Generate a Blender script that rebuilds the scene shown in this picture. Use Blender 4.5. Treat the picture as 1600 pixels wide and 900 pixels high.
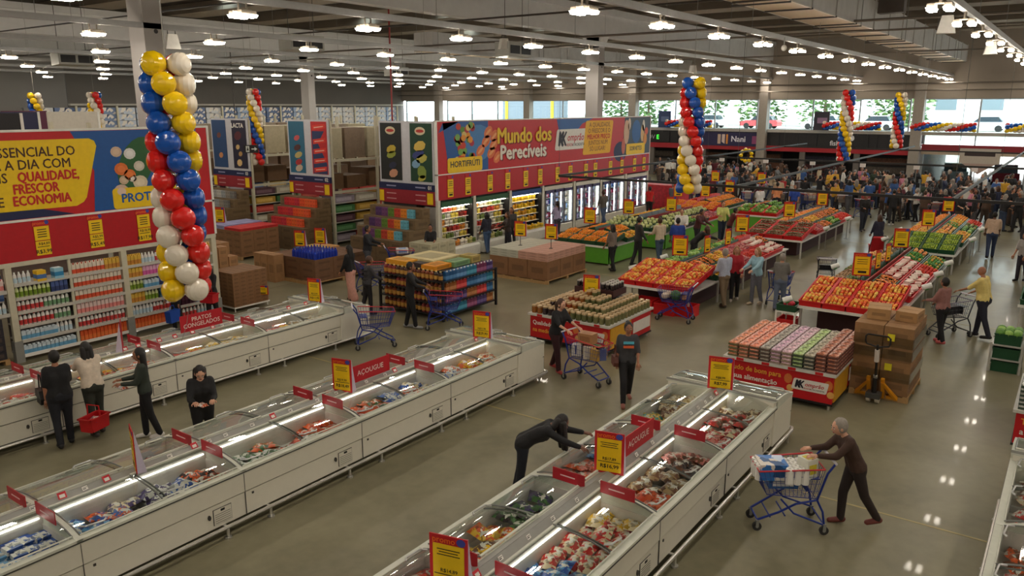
import bpy, math, random
from mathutils import Vector, Matrix
random.seed(11)
R = math.radians
for o in list(bpy.data.objects): bpy.data.objects.remove(o)
scene = bpy.context.scene
C = scene.collection
# ------------------------------------------------------------------ camera
# x runs along the freezer rows, y across them, z up; units are metres
EYE = Vector((0, 0, 5.7)); YAW = R(35.81); PITCH = R(13.04)
cam = bpy.data.cameras.new('camera'); camo = bpy.data.objects.new('camera', cam); C.objects.link(camo)
cam.sensor_width = 36; cam.lens = 27.634; cam.clip_end = 400; cam.clip_start = .1
fwd = Vector((math.cos(YAW)*math.cos(PITCH), math.sin(YAW)*math.cos(PITCH), -math.sin(PITCH)))
camo.location = EYE; camo.rotation_euler = fwd.to_track_quat('-Z', 'Y').to_euler()
scene.camera = camo
# ------------------------------------------------------------------ world, exposure
w = bpy.data.worlds.new('overcast_sky'); scene.world = w; w.use_nodes = True
bg = w.node_tree.nodes['Background']; bg.inputs['Color'].default_value = (.86, .93, 1, 1); bg.inputs['Strength'].default_value = 5.5
vs = scene.view_settings; vs.view_transform = 'Standard'; vs.look = 'None'; vs.gamma = 1; vs.use_curve_mapping = False
vs.exposure = 0.40
LAMP_STRENGTH = 62.0
# ------------------------------------------------------------------ materials
def lin(c):
    return tuple(((x/255)/12.92 if x/255 <= .04045 else ((x/255+.055)/1.055)**2.4) for x in c)
MATS = {}
def M(rgb, rough=.55, metal=0, emit=0, noise=.06, scale=9, bump=0, spec=.5, name=None, coat=0):
    key = (tuple(rgb), rough, metal, emit, noise, scale, bump, spec, name, coat)
    if key in MATS: return MATS[key]
    m = bpy.data.materials.new(name or 'paint_%02x%02x%02x' % tuple(int(c) for c in rgb)); m.use_nodes = True
    nt = m.node_tree; b = nt.nodes['Principled BSDF']; c = lin(rgb)
    b.inputs['Base Color'].default_value = (*c, 1); b.inputs['Roughness'].default_value = rough
    b.inputs['Metallic'].default_value = metal; b.inputs['Specular IOR Level'].default_value = spec
    if coat: b.inputs['Coat Weight'].default_value = coat; b.inputs['Coat Roughness'].default_value = .08
    if emit:
        b.inputs['Emission Color'].default_value = (*c, 1); b.inputs['Emission Strength'].default_value = emit
    elif noise or bump:
        tc = nt.nodes.new('ShaderNodeTexCoord'); nz = nt.nodes.new('ShaderNodeTexNoise'); nz.inputs['Scale'].default_value = scale; nz.inputs['Detail'].default_value = 4
        nt.links.new(tc.outputs['Object'], nz.inputs['Vector'])
        mx = nt.nodes.new('ShaderNodeMix'); mx.data_type = 'RGBA'
        mx.inputs[6].default_value = (*[x*(1-noise*2) for x in c], 1); mx.inputs[7].default_value = (*[min(1, x*(1+noise*2)) for x in c], 1)
        nt.links.new(nz.outputs['Fac'], mx.inputs[0]); nt.links.new(mx.outputs[2], b.inputs['Base Color'])
        if bump:
            bp = nt.nodes.new('ShaderNodeBump'); bp.inputs['Strength'].default_value = bump; bp.inputs['Distance'].default_value = .02
            nt.links.new(nz.outputs['Fac'], bp.inputs['Height']); nt.links.new(bp.outputs['Normal'], b.inputs['Normal'])
    MATS[key] = m
    return m
def printed(c1, c2, scale=16):
    # busy plastic print: patches of two inks, white and a dark tone
    key = ('print', c1, c2, scale)
    if key in MATS: return MATS[key]
    m = bpy.data.materials.new('packaging_print'); m.use_nodes = True; nt = m.node_tree; b = nt.nodes['Principled BSDF']; b.inputs['Roughness'].default_value = .32
    tc = nt.nodes.new('ShaderNodeTexCoord'); vo = nt.nodes.new('ShaderNodeTexVoronoi'); vo.inputs['Scale'].default_value = scale; nz = nt.nodes.new('ShaderNodeTexNoise'); nz.inputs['Scale'].default_value = scale*.7; nz.inputs['Detail'].default_value = 3
    mp = nt.nodes.new('ShaderNodeMix'); mp.data_type = 'VECTOR'; mp.inputs[0].default_value = .12; nt.links.new(tc.outputs['Object'], nz.inputs['Vector']); nt.links.new(tc.outputs['Object'], mp.inputs[4]); nt.links.new(nz.outputs['Color'], mp.inputs[5]); nt.links.new(mp.outputs[1], vo.inputs['Vector'])
    rp = nt.nodes.new('ShaderNodeValToRGB'); rp.color_ramp.interpolation = 'CONSTANT'; e = rp.color_ramp.elements; a, c = lin(c1), lin(c2)
    e[0].color = (*a, 1); e[1].position = .42; e[1].color = (*c, 1)
    for p, q in ((.62, a), (.74, lin((224, 218, 208))), (.86, tuple(x*.45 for x in a))): n = e.new(p); n.color = (*q, 1)
    sp = nt.nodes.new('ShaderNodeSeparateColor'); nt.links.new(vo.outputs['Color'], sp.inputs[0]); nt.links.new(sp.outputs[0], rp.inputs[0]); nt.links.new(rp.outputs[0], b.inputs['Base Color']); MATS[key] = m
    return m
def glass(name, tint=(225, 235, 232), rough=.02, clear=.93):
    if name in MATS: return MATS[name]
    m = bpy.data.materials.new(name); m.use_nodes = True; nt = m.node_tree; nt.nodes.clear()
    out = nt.nodes.new('ShaderNodeOutputMaterial'); tr = nt.nodes.new('ShaderNodeBsdfTransparent'); gl = nt.nodes.new('ShaderNodeBsdfGlossy')
    tr.inputs['Color'].default_value = (*[x*clear for x in lin(tint)], 1); gl.inputs['Roughness'].default_value = rough
    lw = nt.nodes.new('ShaderNodeLayerWeight'); lw.inputs['Blend'].default_value = .5
    pw = nt.nodes.new('ShaderNodeMath'); pw.operation = 'POWER'; pw.inputs[1].default_value = 4.5; nt.links.new(lw.outputs['Facing'], pw.inputs[0])
    fr = nt.nodes.new('ShaderNodeMath'); fr.operation = 'MULTIPLY_ADD'; fr.inputs[1].default_value = .85; fr.inputs[2].default_value = .05; nt.links.new(pw.outputs[0], fr.inputs[0])
    nz = nt.nodes.new('ShaderNodeTexNoise'); nz.inputs['Scale'].default_value = 2.2
    bp = nt.nodes.new('ShaderNodeBump'); bp.inputs['Strength'].default_value = .04; nt.links.new(nz.outputs['Fac'], bp.inputs['Height'])
    nt.links.new(bp.outputs['Normal'], gl.inputs['Normal'])
    mx = nt.nodes.new('ShaderNodeMixShader'); nt.links.new(fr.outputs[0], mx.inputs[0]); nt.links.new(tr.outputs[0], mx.inputs[1]); nt.links.new(gl.outputs[0], mx.inputs[2])
    nt.links.new(mx.outputs[0], out.inputs[0]); MATS[name] = m
    return m
def floor_mat():
    m = bpy.data.materials.new('polished_concrete'); m.use_nodes = True; nt = m.node_tree; b = nt.nodes['Principled BSDF']
    tc = nt.nodes.new('ShaderNodeTexCoord')
    def noise(s, d, dist=0):
        n = nt.nodes.new('ShaderNodeTexNoise'); n.inputs['Scale'].default_value = s; n.inputs['Detail'].default_value = d; n.inputs['Distortion'].default_value = dist
        nt.links.new(tc.outputs['Object'], n.inputs['Vector']); return n
    n1 = noise(.55, 7, .8); n2 = noise(5, 5)
    rp = nt.nodes.new('ShaderNodeValToRGB'); e = rp.color_ramp.elements
    e[0].position = .3; e[0].color = (*lin((110, 105, 82)), 1); e[1].position = .72; e[1].color = (*lin((146, 140, 114)), 1)
    mx = nt.nodes.new('ShaderNodeMix'); mx.data_type = 'FLOAT'; mx.inputs[0].default_value = .3
    nt.links.new(n1.outputs['Fac'], mx.inputs[2]); nt.links.new(n2.outputs['Fac'], mx.inputs[3]); nt.links.new(mx.outputs[0], rp.inputs[0])
    nt.links.new(rp.outputs[0], b.inputs['Base Color'])
    rr = nt.nodes.new('ShaderNodeMapRange'); rr.inputs['To Min'].default_value = .24; rr.inputs['To Max'].default_value = .42
    nt.links.new(n2.outputs['Fac'], rr.inputs['Value']); nt.links.new(rr.outputs[0], b.inputs['Roughness'])
    b.inputs['Specular IOR Level'].default_value = .22; b.inputs['Coat Weight'].default_value = .07; b.inputs['Coat Roughness'].default_value = .035
    return m
# ------------------------------------------------------------------ mesh builder
class B:
    def __init__(s): s.v = []; s.f = []; s.m = []; s.mats = []
    def mi(s, mat):
        if mat not in s.mats: s.mats.append(mat)
        return s.mats.index(mat)
    def add(s, vs, fs, mat):
        k = len(s.v); i = s.mi(mat); s.v += [tuple(p) for p in vs]
        for f in fs: s.f.append(tuple(k+j for j in f)); s.m.append(i)
    def box(s, x0, y0, z0, x1, y1, z1, mat, T=None):
        vs = [Vector(p) for p in ((x0,y0,z0),(x1,y0,z0),(x1,y1,z0),(x0,y1,z0),(x0,y0,z1),(x1,y0,z1),(x1,y1,z1),(x0,y1,z1))]
        if T: vs = [T @ p for p in vs]
        s.add(vs, ((3,2,1,0),(4,5,6,7),(0,1,5,4),(1,2,6,5),(2,3,7,6),(3,0,4,7)), mat); return s
    def tube(s, pts, r, mat, n=6, closed=False, r2=None):
        pts = [Vector(p) for p in pts]; N = len(pts); rings = []; ref = None
        for i, p in enumerate(pts):
            a = pts[i-1] if (i or closed) else p; c = pts[(i+1) % N] if (i < N-1 or closed) else p
            d = (c-a).normalized()
            if ref is None: ref = Vector((0,0,1)) if abs(d.z) < .9 else Vector((1,0,0))
            x = d.cross(ref).normalized(); y = x.cross(d).normalized(); ref = y
            rr = r if r2 is None else r+(r2-r)*i/max(1, N-1)
            rings.append([p + x*rr*math.cos(2*math.pi*k/n) + y*rr*math.sin(2*math.pi*k/n) for k in range(n)])
        vs = [q for g in rings for q in g]; fs = []
        for i in range(N if closed else N-1):
            j = (i+1) % N
            for k in range(n): fs.append((i*n+k, i*n+(k+1) % n, j*n+(k+1) % n, j*n+k))
        if not closed: fs += [tuple(range(n))[::-1], tuple((N-1)*n+k for k in range(n))]
        s.add(vs, fs, mat); return s
    def lathe(s, prof, mat, n=10, c=(0,0,0)):
        # prof: (r, z) or (r, z, mat-for-the-band-above)
        for i in range(len(prof)-1):
            (r0, z0), (r1, z1) = prof[i][:2], prof[i+1][:2]; mt = prof[i][2] if len(prof[i]) > 2 else mat
            vs = [(c[0]+r*math.cos(2*math.pi*k/n), c[1]+r*math.sin(2*math.pi*k/n), c[2]+z) for r, z in ((r0, z0), (r1, z1)) for k in range(n)]
            if r0 < 1e-5: vs = [(c[0], c[1], c[2]+z0)] + vs[n:]; fs = [(0, 1+k, 1+(k+1) % n) for k in range(n)]; fs = [(a, c2, b2) for a, b2, c2 in fs]
            elif r1 < 1e-5: vs = vs[:n] + [(c[0], c[1], c[2]+z1)]; fs = [(k, (k+1) % n, n) for k in range(n)]
            else: fs = [(k, (k+1) % n, n+(k+1) % n, n+k) for k in range(n)]
            s.add(vs, fs, mt)
        return s
    def ball(s, c, r, mat, n=10, k=6):
        r = (r, r, r) if not hasattr(r, '__len__') else r
        vs = [(c[0], c[1], c[2]-r[2])]; fs = []
        for j in range(1, k):
            a = -math.pi/2+math.pi*j/k
            vs += [(c[0]+r[0]*math.cos(a)*math.cos(2*math.pi*i/n), c[1]+r[1]*math.cos(a)*math.sin(2*math.pi*i/n), c[2]+r[2]*math.sin(a)) for i in range(n)]
        vs.append((c[0], c[1], c[2]+r[2])); L = len(vs)-1
        fs += [(0, 1+(i+1) % n, 1+i) for i in range(n)]
        for j in range(k-2): fs += [(1+j*n+i, 1+j*n+(i+1) % n, 1+(j+1)*n+(i+1) % n, 1+(j+1)*n+i) for i in range(n)]
        fs += [(L, L-n+i, L-n+(i+1) % n) for i in range(n)]
        s.add(vs, fs, mat); return s
    def prism(s, pts, mat, axis, a, b):
        # polygon in the plane normal to axis ('x','y','z'), extruded a..b
        def P(u, v, t): return {'x': (t, u, v), 'y': (u, t, v), 'z': (u, v, t)}[axis]
        n = len(pts); vs = [P(*p, a) for p in pts] + [P(*p, b) for p in pts]
        s.add(vs, [tuple(range(n))[::-1], tuple(range(n, 2*n))] + [(k, (k+1) % n, n+(k+1) % n, n+k) for k in range(n)], mat); return s
    def hexa(s, p, mat): s.add(p, ((3,2,1,0),(4,5,6,7),(0,1,5,4),(1,2,6,5),(2,3,7,6),(3,0,4,7)), mat); return s
    def xf(s, T): s.v = [tuple(T @ Vector(p)) for p in s.v]; return s
    def mesh(s, name, smooth=False):
        me = bpy.data.meshes.new(name); me.from_pydata(s.v, [], s.f)
        for m in s.mats: me.materials.append(m)
        me.polygons.foreach_set('material_index', s.m)
        if smooth: me.polygons.foreach_set('use_smooth', [True]*len(s.f))
        me.validate(); me.update()
        return me
def link(o, name_parent=None):
    C.objects.link(o)
    if name_parent is not None: o.parent = name_parent
    return o
def obj(name, b, parent=None, loc=(0,0,0), rz=0, smooth=False, rot=None, kind=None, label=None):
    me = b.mesh(name, smooth) if isinstance(b, B) else b
    o = link(bpy.data.objects.new(name, me), parent); o.location = loc; o.rotation_euler = rot or (0, 0, rz)
    if kind: o['kind'] = kind
    if label: o['label'] = label
    return o
def tag(o, label, cat, group=None):
    o['label'] = label; o['category'] = cat
    if group: o['group'] = group
    return o
def thing(name, label, cat, loc=(0,0,0), rz=0, group=None):
    o = link(bpy.data.objects.new(name, None)); o.location = loc; o.rotation_euler = (0, 0, rz); o.empty_display_size = .1
    return tag(o, label, cat, group)
def solo(name, b, label, cat, loc=(0,0,0), rz=0, group=None, smooth=False, rot=None):
    return tag(obj(name, b, None, loc, rz, smooth, rot), label, cat, group)
def struct(name, b, parent=None, **k):
    o = obj(name, b, parent, **k)
    if parent is None: o['kind'] = 'structure'
    return o
def dup(src, loc, rz=None, label=None, group=None, cat=None, parent=None):
    r = src.copy(); link(r, parent); r.location = loc
    if rz is not None: r.rotation_euler = (0, 0, rz)
    if label: r['label'] = label
    if group: r['group'] = group
    for ch in src.children:
        c = ch.copy(); link(c, r)
        for g in ch.children: link(g.copy(), c)
    return r
# a scratch scene in which text and remeshed bodies are turned into plain meshes
def evaluate(obs):
    tmp = bpy.data.scenes.new('scratch')
    for o in obs: tmp.collection.objects.link(o)
    tmp.view_layers[0].update(); dg = tmp.view_layers[0].depsgraph
    ms = [bpy.data.meshes.new_from_object(o.evaluated_get(dg)) for o in obs]
    for o in obs: bpy.data.objects.remove(o)
    bpy.data.scenes.remove(tmp)
    return ms
# lettering: flat text in a board's frame (x right, z up, front towards -y)
TXT = {}
def text_mesh(s, size, mat, bold=.0, align='CENTER', sx=1, shear=0):
    key = (s, size, mat.name, bold, align, sx, shear)
    if key in TXT: return TXT[key]
    cu = bpy.data.curves.new('t', 'FONT'); cu.body = s; cu.size = size; cu.align_x = align; cu.align_y = 'CENTER'; cu.resolution_u = 2; cu.shear = shear
    cu.space_line = .95
    me = evaluate([bpy.data.objects.new('t', cu)])[0]; bpy.data.curves.remove(cu)
    me.name = 'lettering'; me.materials.clear(); me.materials.append(mat)
    for v in me.vertices: v.co = (v.co.x*sx, 0, v.co.y)
    if bold:                                # heavier strokes: the same outline laid several times, slightly shifted
        vs = [v.co.copy() for v in me.vertices]; fs = [tuple(p.vertices) for p in me.polygons]; n = len(vs); d = bold*size*1.3; V, F = [], []
        for k, (dx, dz) in enumerate(((0, 0), (d, 0), (-d, 0), (0, d*.8), (0, -d*.8))): V += [(v.x+dx, -.0004*k, v.z+dz) for v in vs]; F += [tuple(i+k*n for i in f) for f in fs]
        me = bpy.data.meshes.new('lettering'); me.from_pydata(V, [], F); me.materials.append(mat)
    me.update(); TXT[key] = me
    return me
def text(s, size, mat, parent, x, z, y=-.012, bold=0, align='CENTER', sx=1, rot=0, shear=0, name='lettering'):
    o = obj(name, text_mesh(s, size, mat, bold, align, sx, shear), parent, (x, y, z), rot=(0, rot, 0)); return o
def plate(pts, mat, parent, name, y=-.006, t=.003):
    return obj(name, B().prism(pts, mat, 'y', y, y+t), parent)
def rrect(x0, z0, x1, z1, r=.05, k=4, sl=0):
    pts = []
    for cx, cz, a in ((x1-r, z0+r, -90), (x1-r, z1-r, 0), (x0+r, z1-r, 90), (x0+r, z0+r, 180)):
        for i in range(k+1):
            t = R(a+90*i/k); px, pz = cx+r*math.cos(t), cz+r*math.sin(t); pts.append((px+sl*(pz-z0), pz))
    return pts
def ell(cx, cz, rx, rz, n=14, a=0): return [(cx+rx*math.cos(t)*math.cos(a)-rz*math.sin(t)*math.sin(a), cz+rx*math.cos(t)*math.sin(a)+rz*math.sin(t)*math.cos(a)) for t in [2*math.pi*i/n for i in range(n)]]
WHITE = M((236, 234, 226), .45); OFFW = M((214, 210, 196), .5); CREAM = M((205, 200, 178), .5)
RED = M((196, 20, 30), .45, name='sign_red'); DRED = M((168, 22, 36), .45); YEL = M((246, 204, 12), .45, name='sign_yellow'); BLUE = M((22, 86, 158), .45); NAVY = M((24, 34, 78), .5)
BLK = M((22, 21, 22), .5); INK = M((28, 26, 24), .6, noise=0); DGREY = M((72, 72, 70), .5); GREY = M((140, 140, 134), .5); LGREY = M((178, 178, 170), .45)
STEEL = M((206, 204, 198), .3, .7, name='steel'); CARD = M((150, 108, 68), .8, noise=.08, name='cardboard'); CARD2 = M((172, 128, 84), .8, noise=.08); CARD3 = M((124, 88, 56), .8, noise=.08)
WOOD = M((176, 140, 92), .75, noise=.12, scale=22); GREEN = M((48, 120, 44), .6); CONC = M((214, 214, 212), .75, noise=.05, scale=2.5, name='concrete'); CONCB = M((138, 126, 110), .8, noise=.06, scale=2)
# ------------------------------------------------------------------ room shell
UW, VB, ZC = 62.0, 59.0, 11.0      # window wall, back wall, roof deck
U0, V0 = -14.0, -14.0
struct('floor', B().box(U0, V0, -.2, UW, VB, 0, floor_mat()))
JOINT = M((168, 152, 104), .5)
for i, x in enumerate((11.44, 23.5, 35.5, 47.5)): struct('floor_joint', B().box(x-.02, V0, .0, x+.02, VB, .003, JOINT))
for i, y in enumerate((20.65, 36.0)): struct('floor_joint', B().box(U0, y-.015, .0, UW, y+.015, .003, M((126, 120, 96), .5)))
struct('ceiling', B().box(U0, V0, ZC, UW, VB, ZC+.2, M((92, 84, 72), .85, noise=.05, scale=3)))
WG = M((152, 150, 146), .85, noise=.04, scale=.6); WD = M((122, 118, 112), .85, noise=.05, scale=.6)
b = B()
for i in range(6): b.box(U0+i*7.0, VB, 0, U0+(i+1)*7.0-.04, VB+.25, ZC, WG)
b.box(28, VB, 0, UW+.3, VB+.25, ZC, WD); b.box(28, VB-.3, 5.72, UW, VB, 5.86, OFFW)
struct('wall_back', b)
struct('wall_left', B().box(U0-.3, V0, 0, U0, VB, ZC, WG))
struct('wall_near', B().box(U0, V0-.3, 0, UW, V0, ZC, WG))
# window wall: concrete band above, glazing, sill, dark shop fronts below
BEIGE = M((150, 140, 128), .85, noise=.04, scale=1.2)
struct('wall_window_upper', B().box(UW, V0, 6.2, UW+.3, VB+.25, ZC, BEIGE))
for i, v in enumerate((53.7, 42.7, 31.8, 20.6, 9.8, -1.2)): struct('trim_%d' % (i+1), B().box(UW-.55, v-.33, 0, UW+.1, v+.33, 7.2, M((158, 150, 140), .8)))
struct('window_sill', B().box(UW-.2, V0, 3.72, UW+.3, VB, 3.95, M((176, 172, 164), .6)))
PANE = glass('window_glass', (238, 246, 244), .02, .98); FRM = M((150, 156, 160), .4, .3)
cols = [59, 53.4, 43, 32.1, 20.9, 10.1, -.9, -14]; wn = 0
for a, c in zip(cols[1:], cols[:-1]):
    lo, hi = a+.3 if a > -14 else a, c-.6
    n = max(1, round((hi-lo)/3.6)); st = (hi-lo)/n; wn += 1
    fb = B(); fb.box(UW+.05, lo, 6.13, UW+.15, hi, 6.2, FRM)
    for k in range(n+1): fb.box(UW+.04, lo+k*st-.05, 3.95, UW+.16, lo+k*st+.05, 6.2, FRM)
    wf = struct('window_%d' % wn, fb)
    for k in range(n): obj('pane', B().box(UW+.09, lo+k*st+.05, 3.95, UW+.1, lo+(k+1)*st-.05, 6.13, PANE), wf)
# shop fronts (left of the entrance) and the glazed entrance on the right
DARK = M((34, 33, 36), .6); 
b = B()
for k in range(62): b.box(UW-.08-.03*(k % 2), 10.2+k*.7, 2.7, UW+.1, 10.2+k*.7+.68, 3.72, DARK)
struct('wall_shop_fascia', b)
struct('trim_red_shop_band', B().box(UW-.14, 10.2, 2.3, UW+.1, 53.6, 2.7, M((168, 28, 40), .5)))
struct('wall_shop_back', B().box(UW+3.2, 9.8, 0, UW+3.4, VB, 3.9, M((38, 36, 36), .7)))
struct('wall_shop_floor', B().box(UW, 9.8, -.2, UW+3.4, VB, 0, M((90, 84, 76), .4)))
struct('ceiling_shop', B().box(UW+.1, 9.8, 2.9, UW+3.4, VB, 3.0, M((70, 66, 62), .7)))
for i, v in enumerate((52.0, 46.4, 41.0, 35.5, 30, 25.4, 17.5, 13.6)): struct('trim_shop_pillar', B().box(UW-.1, v-.2, 0, UW+.1, v+.2, 2.3, M((110, 104, 98), .7)))
struct('trim_entrance_band', B().box(UW-.1, V0, 2.62, UW+.15, 9.4, 3.1, M((140, 26, 38), .5)))
struct('trim_entrance_beam', B().box(UW-.15, V0, 2.42, UW+.15, 9.4, 2.62, M((176, 160, 140), .6)))
eb = B()
for v in (9.3, 6.2, 3.1, 0, -3.1, -6.2): eb.box(UW-.02, v-.07, 0, UW+.1, v+.07, 2.62, FRM); eb.box(UW-.02, v-.04, 3.1, UW+.1, v+.04, 3.72, FRM)
ew = struct('window_entrance', eb)
for v in (9.3, 6.2, 3.1, 0, -3.1): obj('pane', B().box(UW+.03, v-3.03, 3.1, UW+.04, v-.04, 3.72, PANE), ew)
for v in (9.3, 0): obj('pane', B().box(UW+.03, v-3.03, .05, UW+.04, v-.07, 2.42, PANE), ew)
# ------------------------------------------------------------------ roof structure
def slab(x0, y0, x1, y1): return (x0, y0, x1, y1)
bpy.data.objects.remove(bpy.data.objects['ceiling'])
DECK = M((64, 57, 49), .85, noise=.06, scale=3)
sky = [(a, a+1.6, v, v+.9) for a in (14.5, 24.1, 33.7, 43.3) for v in (29.0, 35.5)] + [(a, a+1.5, 47, 48) for a in (19.3, 28.9, 38.5)]
cb = B(); xs = sorted({U0, UW} | {s[0] for s in sky} | {s[1] for s in sky})
for a, c in zip(xs[:-1], xs[1:]):
    holes = sorted((s[2], s[3]) for s in sky if s[0] <= a+1e-6 and s[1] >= c-1e-6); y = V0
    for h0, h1 in holes: cb.box(a, y, ZC, c, h0, ZC+.2, DECK); y = h1
    cb.box(a, y, ZC, c, VB, ZC+.2, DECK)
struct('ceiling', cb)
for s in sky: struct('window_skylight', B().box(s[0], s[2], ZC+.1, s[1], s[3], ZC+.11, PANE))
for i, v in enumerate((-.5, 20.5, 41.5, VB-.45)):
    b = B(); b.box(U0, v-.25, 9.05, UW, v+.25, 10.4, CONC); b.box(U0, v-.4, 10.1, UW, v+.4, 10.4, CONC); struct('ceiling_main_beam', b)
for k in range(17):
    x = -12.2+k*4.8
    if x > UW-1: break
    b = B(); b.prism([(x-.85, 10.45), (x+.85, 10.45), (x+.55, 11), (x-.55, 11)], CONCB, 'y', V0, VB); struct('ceiling_cross_beam', b)
for i, (u, v) in enumerate(((11.95, 20.5), (35.5, 20.5), (11.4, 41.5), (34.9, 41.5))):
    b = B(); b.box(u-.27, v-.36, 0, u+.27, v+.36, 9.05, M((182, 178, 174), .75, noise=.04, scale=2)); b.prism([(v-.36, 8.5), (v-.62, 9.05), (v+.62, 9.05), (v+.36, 8.5)], CONC, 'x', u-.27, u+.27)
    b.tube([(u+.06, v-.365, 7.6), (u+.06, v-.36, 7.6)], .06, BLK, 10); struct('wall_column', b)
for o in bpy.data.objects:
    if o.name.startswith('trim_') and o.name[5:].isdigit(): o.scale.z = ZC/7.2
# lamp rails and lamps
WARM = M((255, 243, 226), emit=LAMP_STRENGTH, name='lamp_glow'); HOUS = M((150, 140, 126), .45, .4)
lampb = B()
for s in (-.14, .14): lampb.box(-.17, s-.065, .055, .17, s+.065, .13, HOUS)
lampb.box(-.1, -.17, .13, .1, .17, .15, HOUS); lampb.box(-.1, -.02, .15, -.08, .02, .3, HOUS); lampb.box(.08, -.02, .15, .1, .02, .3, HOUS)
lamp_h = lampb.mesh('housing')
lb = B()
for s in (-.14, .14): lb.hexa([(-.17, s-.06, 0), (.17, s-.06, 0), (.17, s+.06, 0), (-.17, s+.06, 0), (-.2, s-.075, .055), (.2, s-.075, .055), (.2, s+.075, .055), (-.2, s+.075, .055)], WARM)
lamp_d = lb.mesh('diffuser')
RAIL = M((168, 168, 166), .45, .5); ROWS = [-8.9, -3.1, 2.5, 8.0, 13.75, 20.2, 26.4, 32.2, 38.6, 44.8, 51.6]
ORD = 'first second third fourth fifth sixth seventh eighth ninth tenth eleventh twelfth thirteenth fourteenth fifteenth sixteenth seventeenth eighteenth nineteenth twentieth twenty-first twenty-second'.split()
for r, v in enumerate(ROWS):
    rb = B(); rb.box(U0, v-.06, 7.66, UW, v+.06, 7.8, RAIL)
    for k in range(12): x = U0+3+k*6.7; rb.tube([(x, v, 7.76), (x, v, ZC)], .008, GREY, 4)
    solo('lamp_rail', rb, 'long grey lamp rail hung under the roof, %s from the right-hand side' % ORD[r], 'rail')
    for k in range(21):
        u = -6.75+3.36*k + (.35 if r in (5, 6) else 0)
        if u > UW-.8: continue
        t = thing('ceiling_lamp', 'glowing twin-panel ceiling lamp, %s from the near end of the %s rail from the right' % (ORD[k], ORD[r]), 'lamp', (u, v, 7.38), 0, 'ceiling lamps on the %s rail' % ORD[r])
        obj('housing', lamp_h, t); obj('diffuser', lamp_d, t)
# pipes across the hall
PIPE = M((120, 112, 102), .5, .3); PIPED = M((60, 54, 48), .5)
for i, (x, z, r, m) in enumerate(((15.5, 8.75, .03, PIPED), (22.3, 8.6, .035, PIPED), (30.0, 8.55, .05, PIPE), (31.2, 8.3, .04, PIPE), (44, 8.3, .04, PIPE), (60.6, 7.2, .06, PIPE), (61.2, 6.75, .05, PIPE))):
    solo('ceiling_pipe', B().tube([(x, V0+.2, z), (x, VB-.2, z)], r, m, 6), 'thin pipe crossing the hall under the roof, %s counted from the camera' % ORD[i], 'pipe')
for i, (u, v) in enumerate(((24.2, 23.6), (33.5, 47.5), (14.5, 50.5))):
    solo('riser_pipe', B().tube([(u, v, 0), (u, v, 10.4)], .035, M((150, 30, 32), .5) if i == 0 else PIPED, 6), ('thin red standpipe rising beside the green endcap panel', 'dark riser pipe before the far dark wall', 'dark riser pipe by the far left wall')[i], 'pipe')
# air ducts
DUCT = M((196, 194, 190), .5, .2, noise=.08, scale=3); DB = M((206, 184, 152), .6, noise=.08); FL = M((214, 206, 190), .4, .4)
def duct(name, label, v0, v1, z0, z1, u0, u1, st):
    t = thing(name, label, 'air duct', (0, 0, 0)); n = int((u1-u0)/st)
    for k in range(n):
        a = u0+k*st; b = B(); b.box(a, v0, z0+.015, a+st-.02, v1, z1, DUCT); obj('duct_section', b, t)
        p = B(); p.box(a+.1, v0+.03, z0, a+st-.12, v1-.03, z0+.015, DB); obj('bottom_panel', p, t)
        f = B(); f.box(a+st-.06, v0-.04, z0-.04, a+st, v1+.04, z0+.02, PIPED); f.box(a+st-.06, v0-.04, z0, a+st, v0, z1+.04, DUCT); f.box(a, v1-.02, z0-.012, a+st, v1+.01, z0+.02, FL); f.box(a, v0-.01, z0-.012, a+st, v0+.02, z0+.02, FL); obj('flange', f, t)
    for k in range(0, n, 3):
        s = B(); a = u0+k*st+.3; s.tube([(a, v0-.1, z0-.06), (a, v0-.1, ZC)], .015, GREY, 4); s.tube([(a, v1+.1, z0-.06), (a, v1+.1, ZC)], .015, GREY, 4); s.box(a-.03, v0-.12, z0-.09, a+.03, v1+.12, z0-.05, PIPED); obj('hanger', s, t)
    return t
t = duct('air_duct', 'large rectangular metal air duct with tan underside panels, upper right', 7.1, 8.5, 8.5, 9.5, 6, 60, 2.7)
for x in (22.6, 33.4): obj('branch_duct', B().box(x, 6.2, 9.1, x+.5, 7.1, 10.9, M((92, 84, 78), .6)), t)
duct('air_duct', 'silver air duct running beyond the tall concrete column', 26.4, 27.6, 8.3, 9.2, 30, 61, 3.1)
# hanging equipment
def hung(kind, u, v, z, rz, label):
    t = thing(kind, label, {'ceiling_speaker': 'speaker', 'cooling_unit': 'air conditioner', 'security_camera': 'camera'}[kind], (u, v, z), rz)
    if kind == 'ceiling_speaker':
        obj('cabinet', B().prism([(-.2, -.2), (.2, -.2), (.12, .2), (-.12, .2)], WHITE, 'y', -.14, .14), t); obj('bracket', B().tube([(-.1, 0, .2), (-.1, 0, .32), (.1, 0, .32), (.1, 0, .2)], .015, DGREY, 4), t)
    elif kind == 'cooling_unit':
        obj('casing', B().prism([(-.35, -.25), (.35, -.3), (.35, .3), (-.35, .3)], LGREY, 'x', -.8, .8), t); b = B()
        for k in (-1, 1): b.box(k*.38-.32, -.365, -.16, k*.38+.32, -.34, .16, BLK)
        obj('outlet_grille', b, t); b = B()
        for x in (-.6, .6): b.tube([(x, 0, .3), (x, 0, ZC-z)], .015, DGREY, 4)
        obj('hanger', b, t)
    else:
        obj('camera_body', B().ball((0, 0, 0), .09, WHITE, 8, 6), t, smooth=True); obj('bracket', B().tube([(0, 0, .05), (0, 0, .3)], .02, GREY, 5), t)
    return t
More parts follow.
